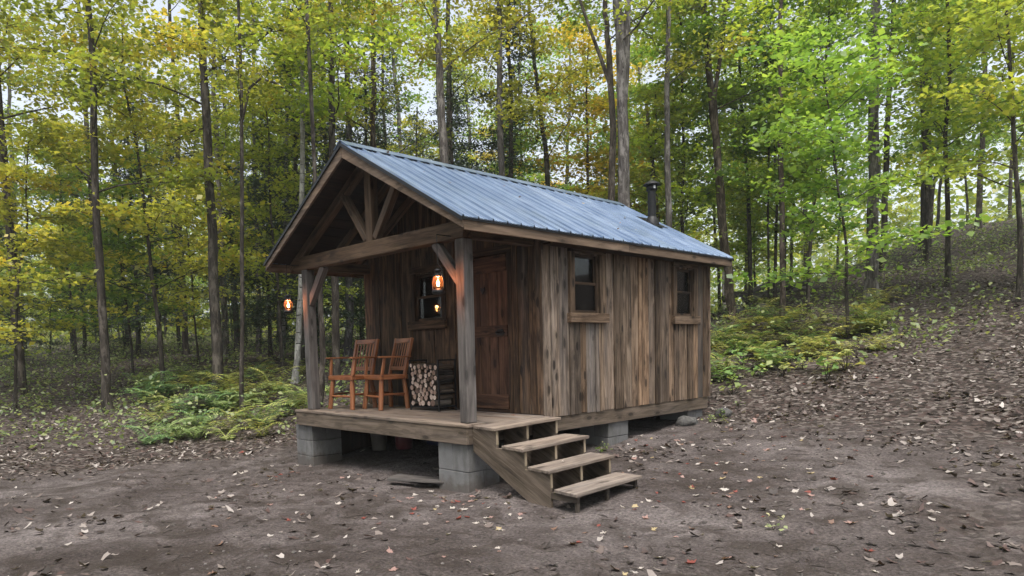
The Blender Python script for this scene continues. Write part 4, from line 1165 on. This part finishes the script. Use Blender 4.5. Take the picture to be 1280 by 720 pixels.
hero('maple_tree', [(325, 480), (322, 330), (318, 180), (316, 0)], 28, 6, 'grey trunk in the woods behind the ferns', 'bark_grey', LIM, 6, 3, 12, 5000, bark_c=(0.6, 0.6, 0.6))
hero('maple_tree', [(436, 480), (436, 400), (437, 250)], 24, 12, 'broad grey trunk seen through the open side of the porch', 'bark_grey', OLV, 8, 3, 10, 3000, bark_c=(0.6, 0.62, 0.65))

# shared trees of the woods
def straight_path(seed, H, lean=0.5):
    r = random.Random(seed); a = r.uniform(0, 6.28); n = 6
    return [Vector((math.cos(a) * lean * (i / n) ** 1.4 + r.gauss(0, 0.05) * i / n * 2, math.sin(a) * lean * (i / n) ** 1.4 + r.gauss(0, 0.05) * i / n * 2, H * i / n)) for i in range(n + 1)]
tall = [tree_meshes(900 + k, straight_path(900 + k, 17), (0.13, 0.17, 0.11, 0.15)[k], (6.0, 7.5, 5.0, 8)[k], 3.4, 16, 5200, 0.14, 'maple', ('bark_dark', 'bark_grey', 'bark_dark', 'bark_grey')[k]) for k in range(4)]
low = [tree_meshes(950 + k, straight_path(950 + k, (7.5, 9.5, 6, 11)[k], 0.8), (0.045, 0.06, 0.035, 0.07)[k], (1.6, 2.2, 1.2, 3)[k], (2.5, 2.9, 2.0, 2.8)[k], (18, 20, 14, 20)[k], (5000, 6000, 3500, 6300)[k], 0.135, 'maple', 'bark_dark') for k in range(4)]
con = [tree_meshes(980 + k, straight_path(980 + k, (13, 10)[k], 0.2), (0.12, 0.09)[k], (1.5, 0.8)[k], (2.3, 1.9)[k], (90, 70)[k], 14000, 0.11, 'conifer', 'bark_dark') for k in range(2)]

vr = random.Random(77)
spots = []
def free(x, y, dmin):
    if -7.2 < x < 4.2 and -7 < y < 7.6: return False
    if x > -5.5 - 0.0 and y < 7.6 and x < 9 and y > -9: return False
    if y < 8.2 and x > -6.5 and y > -3: return False
    return all((x - a) ** 2 + (y - b) ** 2 > dmin ** 2 for a, b in spots)
def scatter(n, pxr, dr, dmin, fn):
    k = tries = 0
    while k < n and tries < 4000:
        tries += 1
        d = math.sqrt(vr.uniform(dr[0] ** 2, dr[1] ** 2)); px = vr.uniform(*pxr)
        x, y = at(px, d)
        if not free(x, y, dmin): continue
        if fn is f_low and 480 < px < 640 and vr.random() < 0.45: continue
        # keep the pale cabin view clear: nothing stands before the cabin
        spots.append((x, y)); fn(k, x, y, px, d); k += 1
def f_tall(k, x, y, px, d):
    tm, cm = tall[vr.randrange(4)]
    col = vr.choice((YEL, LIM, OLV, GRN, OLV)); j = vr.uniform(0.85, 1.15)
    place_tree('maple_tree', (x, y, gz(x, y) - 0.1), tm, cm, 'tall bare-stemmed maple in the woods around the clearing with a high yellow-green crown', 'tall maples of the woods', tuple(c * j for c in col), (vr.uniform(0.7, 1.3),) * 3, vr.uniform(0, 6.28), vr.uniform(0.85, 1.2))
def f_low(k, x, y, px, d):
    tm, cm = low[vr.randrange(4)]
    if 640 < px < 775 and vr.random() < 0.8: col = ORA
    elif px > 820: col = vr.choice((GRN, LIM, LIM, OLV, GRN))
    else: col = vr.choice((YEL, LIM, LIM, OLV, YEL, GRN))
    j = vr.uniform(0.85, 1.2)
    place_tree('maple_sapling', (x, y, gz(x, y) - 0.05), tm, cm, 'slim understory maple with layered autumn leaves low among the tall trunks', 'understory maples of the woods', tuple(c * j for c in col), (1, 1, 1), vr.uniform(0, 6.28), vr.uniform(0.8, 1.2))
def f_con(k, x, y, px, d):
    tm, cm = con[k % 2]
    place_tree('hemlock_tree', (x, y, gz(x, y) - 0.05), tm, cm, 'dark evergreen hemlock among the yellowing maples', 'hemlocks of the woods', (vr.uniform(0.8, 1.2),) * 3, (1, 1, 1), vr.uniform(0, 6.28), vr.uniform(0.8, 1.2))
def clear_zone(px, d, dmin_view): return not (285 < px < 995 and d < dmin_view)
scatter(8, (470, 650), (22.5, 34), 2.0, f_con)
scatter(7, (295, 470), (23, 34), 2.0, f_con)
scatter(9, (-120, 285), (16, 30), 2.2, f_tall)
scatter(8, (995, 1400), (14, 30), 2.2, f_tall)
scatter(16, (-120, 1400), (27, 50), 2.4, f_tall)
scatter(7, (-120, 285), (15, 26), 1.6, f_low)
scatter(7, (1000, 1400), (14, 26), 1.6, f_low)
scatter(25, (285, 995), (21.5, 36), 1.6, f_low)
scatter(24, (-120, 1400), (26, 40), 1.8, f_low)
scatter(8, (-60, 450), (26, 40), 2.2, f_con)
scatter(26, (-120, 1400), (38, 70), 2.2, f_low)
scatter(10, (-120, 1400), (50, 80), 2.4, f_tall)
def unseen(x, y):
    q = Vector((x, y, 0)) - Vector((CAM.x, CAM.y, 0)); d = q.dot(FH); lat = q.dot(RH)
    return d < -3 or abs(lat + 0.04 * d) > 1.1 * d + 4.5
# unseen trees added around the clearing behind the viewer to cut low skylight
for k in range(30):
    a = math.radians(-178 + k * 9.2) ; rad_ = vr.uniform(11, 17)
    x = CAM.x + rad_ * math.cos(a); y = CAM.y + rad_ * math.sin(a)
    if free(x, y, 1.5) and unseen(x, y):
        spots.append((x, y))
        tm, cm = tall[k % 4]
        place_tree('maple_tree', (x, y, gz(x, y) - 0.1), tm, cm, 'tall maple on the near side of the clearing, added out of the view', 'tall maples added behind the viewer', OLV, (1, 1, 1), vr.uniform(0, 6.28), vr.uniform(0.85, 1.1))

for k in range(36):  # unseen low-crowned maples added to block light from the low sky
    a = math.radians(-178 + k * 7.4); rad_ = vr.uniform(9.5, 15)
    x = CAM.x + rad_ * math.cos(a); y = CAM.y + rad_ * math.sin(a)
    if free(x, y, 1.2) and unseen(x, y):
        spots.append((x, y)); tm, cm = low[k % 4]
        place_tree('maple_sapling', (x, y, gz(x, y) - 0.1), tm, cm, 'understory maple on the near side of the clearing, added out of the view', 'understory maples added out of the view', LIM, (1, 1, 1), vr.uniform(0, 6.28), vr.uniform(0.85, 1.1))

for k in range(9):  # unseen maples added to keep bright sky out of the side window reflections
    x = 8.5 + (k % 3) * 3.2 + vr.uniform(-.6, .6); y = 9.0 + (k // 3) * 2.6 + vr.uniform(-.6, .6)
    if unseen(x, y): place_tree('maple_sapling', (x, y, gz(x, y) - 0.1), *low[k % 4], 'understory maple on the near side of the clearing, added out of the view', 'understory maples added out of the view', LIM, (1, 1, 1), vr.uniform(0, 6.28), 1.0)

# far-off woods that read as one mass
def far_woods():
    rng = np.random.default_rng(5); n = 75000
    px = rng.uniform(-250, 1550, n); d = rng.uniform(48, 110, n)
    lat = (px - 604.06) / FOC * d
    x = CAM.x + FH.x * d + RH.x * lat; y = CAM.y + FH.y * d + RH.y * lat
    g = ground_np(x, y); hgt = 13 + 3 * np.sin(px * 0.05) + 2 * np.sin(px * 0.017 + d)
    z = g + rng.beta(0.9, 1.35, n) * hgt
    vs, fs = leaf_quads(np.stack((x, y, z), -1), 0.55, rng, 0.6, 0.8)
    o = bpy.data.objects.new('far_woods', np_mesh('far_woods', vs, fs, M['leaf_maple'], False)); COL.objects.link(o); o.color = (0.95, 1.0, 0.95, 1)
    tag(o, 'distant woods showing as one mass of yellow-green leaves between the trunks', 'woods', kind='stuff')
far_woods()

# undergrowth on the forest floor
def undergrowth():
    rng = np.random.default_rng(9); n = 2600
    px = rng.uniform(-150, 1450, n); d = np.sqrt(rng.uniform(13 ** 2, 48 ** 2, n)); lat = (px - 604.06) / FOC * d
    x = CAM.x + FH.x * d + RH.x * lat; y = CAM.y + FH.y * d + RH.y * lat
    ok = (litter_np(x, y) > 0.85); x = x[ok]; y = y[ok]; m = len(x); k = 26
    cx = np.repeat(x, k) + rng.normal(0, 0.28, m * k); cy = np.repeat(y, k) + rng.normal(0, 0.28, m * k)
    cz = ground_np(cx, cy) + np.abs(rng.normal(0.0, 1, m * k)) * np.repeat(rng.uniform(0.1, 0.5, m), k)
    vs, fs = leaf_quads(np.stack((cx, cy, cz), -1), 0.10, rng, 0.5, 0.7)
    o = bpy.data.objects.new('undergrowth', np_mesh('undergrowth', vs, fs, M['leaf_fern'], False)); COL.objects.link(o); o.color = (0.75, 0.8, 0.75, 1)
    tag(o, 'low leafy seedlings covering the forest floor between the trunks', 'undergrowth', kind='stuff')
undergrowth()

# ferns
def fern_mesh(seed, n_frond=9, ln=0.75):
    rng = np.random.default_rng(seed); vs = []; fs = []
    for k in range(n_frond):
        az = 2 * math.pi * k / n_frond + rng.uniform(-0.3, 0.3); l = ln * rng.uniform(0.7, 1.15); arch = rng.uniform(0.55, 0.95)
        d = Vector((math.cos(az), math.sin(az), 0)); sd = Vector((-d.y, d.x, 0)); npn = 15
        for j in range(npn):
            u = (j + 1) / npn
            p = d * (l * (0.45 * u + 0.3 * u * u)) + Vector((0, 0, l * (arch * u * 1.75 - 0.85 * u * u)))
            pl = l * 0.30 * math.sin(math.pi * min(1, 0.12 + u * 0.86)) ** 0.8 + 0.01
            for s in (-1, 1):
                e = p + sd * s * pl + d * pl * 0.35 + Vector((0, 0, -0.12 * pl + rng.normal(0, 0.012)))
                wv = d * (l / npn * 0.42)
                b = len(vs); mid = p.lerp(e, 0.5)
                vs += [p, mid - wv + Vector((0, 0, .004)), e, mid + wv]; fs.append((b, b + 1, b + 2, b + 3))
    return np_mesh('frond', np.array([v[:] for v in vs]), np.array(fs), M['leaf_fern'], False)
fmesh = [fern_mesh(s, 8 + s % 3, 0.62 + 0.1 * (s % 3)) for s in range(4)]
def fern(x, y, label, group, col, sc):
    o = bpy.data.objects.new('fern', fmesh[vr.randrange(4)]); COL.objects.link(o)
    o.location = (x, y, gz(x, y) - 0.02); o.rotation_euler = (vr.uniform(-.1, .1), vr.uniform(-.1, .1), vr.uniform(0, 6.28)); o.scale = (sc,) * 3; o.color = (*col, 1)
    tag(o, label, 'fern', group)
k = 0
while k < 46:
    px = vr.uniform(180, 385); d = vr.uniform(13.8, 22); x, y = at(px, d)
    if x > -4.9 or (x > -5.8 and y > -0.5 and y < 0): continue
    if px > 330 and d < 14.5: continue
    fern(x, y, 'green fern in the bed left of the porch at the edge of the woods', 'ferns left of the porch', vr.choice(((0.9, 1, 0.9), (1.2, 1.15, 0.9), (0.6, 0.85, 0.8), (1.3, 1.15, 0.8))), vr.uniform(0.9, 1.5)); k += 1
k = 0
while k < 46:
    px = vr.uniform(893, 1110); d = vr.uniform(12.8, 20); x, y = at(px, d)
    if y < 6.6: continue
    pale = vr.random() < 0.6
    fern(x, y, 'pale yellowing fern on the bank behind the rear corner of the cabin' if pale else 'green fern on the bank behind the rear corner of the cabin', 'yellowing ferns on the bank' if pale else 'green ferns on the bank', (1.5, 1.3, 1.0) if pale else (0.7, 0.95, 0.7), vr.uniform(0.7, 1.2)); k += 1

# ------------------------------------------------------------------ fallen leaves
LO = np.array([(0, -1.0, 1), (20, -0.2, 0.45), (0, 0, 0)])
def maple_outline():
    ang = [270, 300, 328, 345, 10, 30, 52, 72, 90, 108, 128, 150, 170, 195, 212, 240]
    rad = [0.30, 0.34, 0.62, 0.42, 0.95, 0.50, 0.62, 0.72, 1.0, 0.72, 0.62, 0.50, 0.95, 0.42, 0.62, 0.34]
    return np.array([(math.cos(math.radians(a)) * r, math.sin(math.radians(a)) * r) for a, r in zip(ang, rad)])
OUT = maple_outline(); NO = len(OUT)
def one_leaf(seed, mat, size):
    rng = np.random.default_rng(seed); cup = rng.uniform(0.05, 0.8); tw = rng.uniform(-0.5, 0.5)
    o = OUT * rng.uniform(0.85, 1.1, (NO, 1))
    z = cup * (o ** 2).sum(1) * 0.6 + tw * o[:, 0] * o[:, 1] + rng.normal(0, 0.06, NO)
    vs = [(0, 0, 0)] + [(p[0], p[1], q) for p, q in zip(o, z)] + [(0.02, -0.3, 0.05), (0.0, -0.95, 0.25), (-0.02, -0.3, 0.05)]
    vs = np.array(vs) * size; vs[:, 2] -= vs[:, 2].min()
    fs = [(0, 1 + i, 1 + (i + 1) % NO) for i in range(NO)] + [(NO + 1, NO + 2, NO + 3)]
    return np_mesh('leaf', vs, np.array(fs), mat, False)
kinds = [('pale', 'leaf_pale', 5), ('pink', 'leaf_pink', 3), ('red', 'leaf_red', 3), ('brown', 'leaf_brown', 4), ('yellow', 'leaf_yellow', 2)]
lmesh = {n: [one_leaf(11 * j + len(n) * 101, M[mt], 0.052) for j in range(c)] for n, mt, c in kinds}
def zone(x, y):
    if y > 2.5: return 'beside the long side wall'
    if x > 1.75 or (x > 1.0 and y > 0.9): return 'right of the steps'
    if x > -0.9 and y > -1.1: return 'near the front block pier'
    if x < -3: return 'in front of the far left pier'
    return 'in front of the porch'
dg = bpy.context.evaluated_depsgraph_get()
ground = bpy.data.objects['ground']
def surf(x, y):
    hit, loc, nor, _ = ground.ray_cast(Vector((x, y, 20)), Vector((0, 0, -1)))
    return (loc.z, nor) if hit else (gz(x, y), Vector((0, 0, 1)))
def drop_leaf(x, y, kind, sc=None, z=None):
    o = bpy.data.objects.new('fallen_leaf', vr.choice(lmesh[kind])); COL.objects.link(o)
    if z is None: z, nor = surf(x, y)
    o.location = (x, y, z + 0.003); o.rotation_euler = (vr.gauss(0, 0.22), vr.gauss(0, 0.22), vr.uniform(0, 6.28))
    if vr.random() < 0.3: o.rotation_euler[0] += math.pi; o.location.z += 0.012
    s = sc or vr.uniform(0.65, 1.25); o.scale = (s, s * vr.uniform(0.7, 1), s)
    return o
leafpts = []
tries = 0
while len(leafpts) < 285 and tries < 20000:
    tries += 1
    mode = vr.random()
    if mode < 0.5:
        px = vr.uniform(250, 1120); d = 4.6 + 8.5 * vr.random() ** 1.3
        x, y = at(px, d)
        if noise.noise(Vector((x * 0.8, y * 0.8, 3))) < vr.uniform(-0.5, 0.15): continue
    elif mode < 0.75: x, y = vr.gauss(0.9, 0.9), vr.gauss(3.6, 1.6)
    elif mode < 0.87: x, y = vr.gauss(0.5, 0.55), vr.gauss(-0.45, 0.3)
    else: x, y = vr.gauss(2.1, 0.45), vr.gauss(1.7, 0.9)
    dd = (x - CAM.x) * FH.x + (y - CAM.y) * FH.y
    if dd < 4.3 or dd > 13: continue
    if -4.4 < x < 0.03 and -0.02 < y < 5.8: continue
    if -0.05 < x < 1.75 and -0.05 < y < 1.3: continue
    leafpts.append((x, y))
    kd = vr.choices(['pale', 'pink', 'red', 'brown', 'yellow'], [0.42, 0.24, 0.14, 0.15, 0.05])[0]
    o = drop_leaf(x, y, kd, vr.uniform(0.6, 1.15) if vr.random() < 0.8 else vr.uniform(1.1, 1.45))
    zn = zone(x, y)
    tag(o, '%s maple leaf on the dirt %s' % ({'pale': 'pale whitish', 'pink': 'dull pink', 'red': 'dark red', 'brown': 'brown', 'yellow': 'straw yellow'}[kd], zn), 'leaf', '%s fallen leaves %s' % (kd, zn))
tag(drop_leaf(1.02, 0.52, 'pale', 0.7, -0.395), 'small whitish leaf lying on the third tread of the steps', 'leaf')
tag(drop_leaf(-0.28, 1.1, 'brown', 0.9, 0.004), 'curled brown leaf on the porch floor near the cabin corner', 'leaf')

def litter():
    rng = np.random.default_rng(31); n = 52000
    px = rng.uniform(-200, 1500, n); d = 4.5 + 40 * rng.beta(1.1, 2.6, n); lat = (px - 604.06) / FOC * d
    x = CAM.x + FH.x * d + RH.x * lat; y = CAM.y + FH.y * d + RH.y * lat
    den = 0.12 + 0.88 * litter_np(x, y)
    den = np.maximum(den, 0.8 * np.exp(-((x - 0.6) / 0.7) ** 2) * ((y > 1.6) & (y < 6)))
    pat = np.clip(0.5 + 0.9 * np.sin(1.9 * x + 1.1 * y + np.sin(2.7 * y)) * np.sin(1.3 * y - 0.8 * x + 2 + np.sin(3.1 * x)), 0.05, 1.2)
    ok = (rng.uniform(0, 1, n) < den * pat) & ~((x > -4.1) & (x < -0.1) & (y > 0.0) & (y < 5.8) & (rng.uniform(0, 1, n) < 0.8))
    x = x[ok]; y = y[ok]; m = len(x)
    z = np.array([surf(a, b)[0] for a, b in zip(x, y)])
    o6 = OUT[::2]; k = len(o6)
    az = rng.uniform(0, 6.283, m); s = rng.uniform(0.03, 0.065, m)
    ca, sa = np.cos(az), np.sin(az); tx = rng.normal(0, 0.3, m); ty = rng.normal(0, 0.3, m); cup = rng.uniform(-0.1, 0.5, m)
    P_ = o6[None] * (s[:, None, None]) * np.stack((np.ones(m), rng.uniform(0.55, 1, m)), -1)[:, None, :]
    X = P_[..., 0] * ca[:, None] - P_[..., 1] * sa[:, None]; Y = P_[..., 0] * sa[:, None] + P_[..., 1] * ca[:, None]
    Z = X * tx[:, None] + Y * ty[:, None] + cup[:, None] * (P_ ** 2).sum(-1) / s[:, None] 
    zmin = Z.min(1, keepdims=True)
    vs = np.stack((X + x[:, None], Y + y[:, None], Z - zmin + z[:, None] + 0.002), -1)
    cen = np.stack((x, y, z - zmin[:, 0] + 0.002), -1)[:, None, :]
    vs = np.concatenate((cen, vs), 1).reshape(-1, 3)
    i = np.arange(m)[:, None] * (k + 1); j = np.arange(k)[None]
    fs = np.stack((np.broadcast_to(i, (m, k)), i + 1 + j, i + 1 + (j + 1) % k), -1).reshape(-1, 3)
    o = bpy.data.objects.new('leaf_litter', np_mesh('leaf_litter', vs, fs, M['leaf_litter'], False)); COL.objects.link(o)
    tag(o, 'brown, red and pale fallen leaves covering the forest floor and scattered over the dirt', 'leaf litter', kind='stuff')
litter()

# twigs and grit on the dirt
def grit():
    rng = random.Random(8); mb = MB(8)
    for _ in range(1900):
        px = rng.uniform(150, 1150); d = 4.5 + 7 * rng.random() ** 1.2; x, y = at(px, d)
        z = surf(x, y)[0]
        if rng.random() < 0.25:
            a = rng.uniform(0, 6.28); l = rng.uniform(0.05, 0.22)
            mb.tube([(x, y, z + 0.004), (x + math.cos(a) * l * .5, y + math.sin(a) * l * .5, z + 0.012), (x + math.cos(a + .2) * l, y + math.sin(a + .2) * l, z + 0.004)], rng.uniform(0.0015, 0.004), 4, tint=(0.3, 0.4, 0.3))
        else:
            r = rng.uniform(0.005, 0.012) if rng.random() < 0.85 else rng.uniform(0.012, 0.024); mb.tube([(x, y, z - r * .3), (x + r * .2, y, z + r * .3), (x, y, z + r * .8)], [r, r * 1.1, r * .4], 5, tint=(rng.random(), 0.9, 0.2), jit=0.2, smooth=False)
    o = mb.build('grit', M['bark_log']); tag(o, 'small stones and twigs strewn over the bare dirt', 'grit', kind='stuff')
grit()

# rocks and fallen logs
def rock(x, y, s, seed, label, flat=0.6):
    import bmesh
    bm = bmesh.new(); bmesh.ops.create_icosphere(bm, subdivisions=3, radius=1)
    for v in bm.verts:
        n = v.co.normalized(); v.co = n * (1 + 0.32 * noise.noise(n * 1.3 + Vector((seed, 0, 0))) + 0.12 * noise.noise(n * 4 + Vector((0, seed, 0)))); v.co.z *= flat
    me = bpy.data.meshes.new('rock'); bm.to_mesh(me); bm.free(); me.materials.append(M['rock'])
    for p in me.polygons: p.use_smooth = True
    o = bpy.data.objects.new('rock', me); COL.objects.link(o); o.location = (x, y, gz(x, y) + s * 0.15); o.scale = (s, s * 0.8, s); o.rotation_euler = (0, 0, seed); tag(o, label, 'rock')
rock(0.12, 4.75, 0.2, 3, 'grey field stone lying against the skirt near the rear corner of the cabin')
rock(0.25, 5.75, 0.17, 5, 'small grey stone at the foot of the rear cabin corner')
rock(*at(952, 21.5), 0.3, 8, 'grey boulder on the bank beneath the fallen logs')
rock(*at(918, 22.5), 0.4, 9, 'boulder at the foot of the dark curved trunk')
for k, (pa, pb, d, r, lb) in enumerate((((930, 25), (1010, 23.5), 0, 0.17, 'thick grey fallen log lying across the hillside'), ((945, 23.5), (1030, 22.3), 0, 0.11, 'thin grey fallen log resting in front of the thick one'), ((905, 26), (985, 26.5), 0, 0.13, 'fallen log farthest up the hillside'))):
    xa, ya = at(*pa); xb, yb = at(*pb); mb = MB(400 + k)
    za, zb = gz(xa, ya) + r * 1.1 + 0.12 * k, gz(xb, yb) + r * 1.6 + 0.2
    mb.tube([Vector((xa, ya, za)).lerp(Vector((xb, yb, zb)), i / 6) + Vector((0, 0, 0.05 * math.sin(i * 2))) for i in range(7)], [r * (1 - 0.06 * i) for i in range(7)], 10, jit=0.08, tint=(0.6, 0.8, 0.2))
    tag(mb.build('fallen_log', M['bark_log']), lb, 'log')

# seedlings at the foot of the wall and by the path
def seedling(x, y, sc, col, label, group):
    rng = np.random.default_rng(int(abs(x * 991 + y * 37) * 10) % 99991); n = 16
    c = np.stack((rng.normal(0, 0.09, n), rng.normal(0, 0.09, n), rng.uniform(0.04, 0.22, n)), -1)
    vs, fs = leaf_quads(c, 0.085, rng, 0.4, 0.8)
    t = tag(empty('seedling', (x, y, surf(x, y)[0])), label, 'seedling', group); t.scale = (sc,) * 3
    o = bpy.data.objects.new('leaves', np_mesh('leaves', vs, fs, M['leaf_fern'], False)); COL.objects.link(o); o.parent = t; o.color = (*col, 1)
    mb = MB(5)
    for p in c[:9]: mb.tube([(0, 0, -0.03), (p[0] * .5, p[1] * .5, p[2] * .6), tuple(p)], [0.004, 0.003, 0.0015], 4)
    so_ = mb.build('stem', M['bark_log'], t)
for k in range(8):
    x, y = (vr.uniform(0.1, 0.9), vr.uniform(4.2, 6.6)) if k < 6 else (vr.uniform(-0.3, 0.2), vr.uniform(2.2, 2.7))
    seedling(x, y, vr.uniform(0.45, 0.8), vr.choice(((0.5, 0.62, 0.45), (0.6, 0.6, 0.5))), 'small green seedling sprouting among leaves at the foot of the long side wall', 'seedlings along the side wall')
for k in range(20):
    x, y = at(vr.uniform(890, 1060), vr.uniform(12.6, 18))
    if y < 6.0: continue
    seedling(x, y, vr.uniform(0.9, 1.8), vr.choice(((1.1, 1.05, 0.95), (1.0, 1.0, 0.8), (0.7, 0.95, 0.7))), 'leafy pale seedling on the littered bank behind the cabin corner', 'seedlings on the bank')
seedling(*at(970, 5.9), 0.55, (1.2, 1.1, 1.3), 'pale-leaved seedling at the right edge of the trodden clearing', None)
for k in range(12):
    x = vr.uniform(-1.9, 0.15); y = vr.uniform(0.0, 5.5)
    o = drop_leaf(x, y, vr.choice(('brown', 'brown', 'yellow', 'pink')), vr.uniform(0.45, 0.7), roof_z(x) + 0.008); o.rotation_euler = (0, math.atan(SL), vr.uniform(0, 6.28))
    tag(o, 'small dry leaf lying on the blue-grey metal roof', 'leaf', 'leaves on the roof')

# evening mist between the trees
mb = MB(1); mb.box((-340, -340, -3.5), (340, 345, 48)); hz_m, hz_nt, hz_out = new_mat('mist')
pv = hz_nt.nodes.new('ShaderNodeVolumePrincipled'); pv.inputs['Color'].default_value = (0.86, 0.92, 0.92, 1); pv.inputs['Density'].default_value = 0.0010; pv.inputs['Anisotropy'].default_value = 0.2
hz_nt.links.new(pv.outputs[0], hz_out.inputs['Volume'])
hz = mb.build('haze', hz_m); tag(hz, 'pale evening mist hanging between the far trees', 'haze', kind='stuff')
scene.cycles.volume_bounces = 0; scene.cycles.volume_max_steps = 64
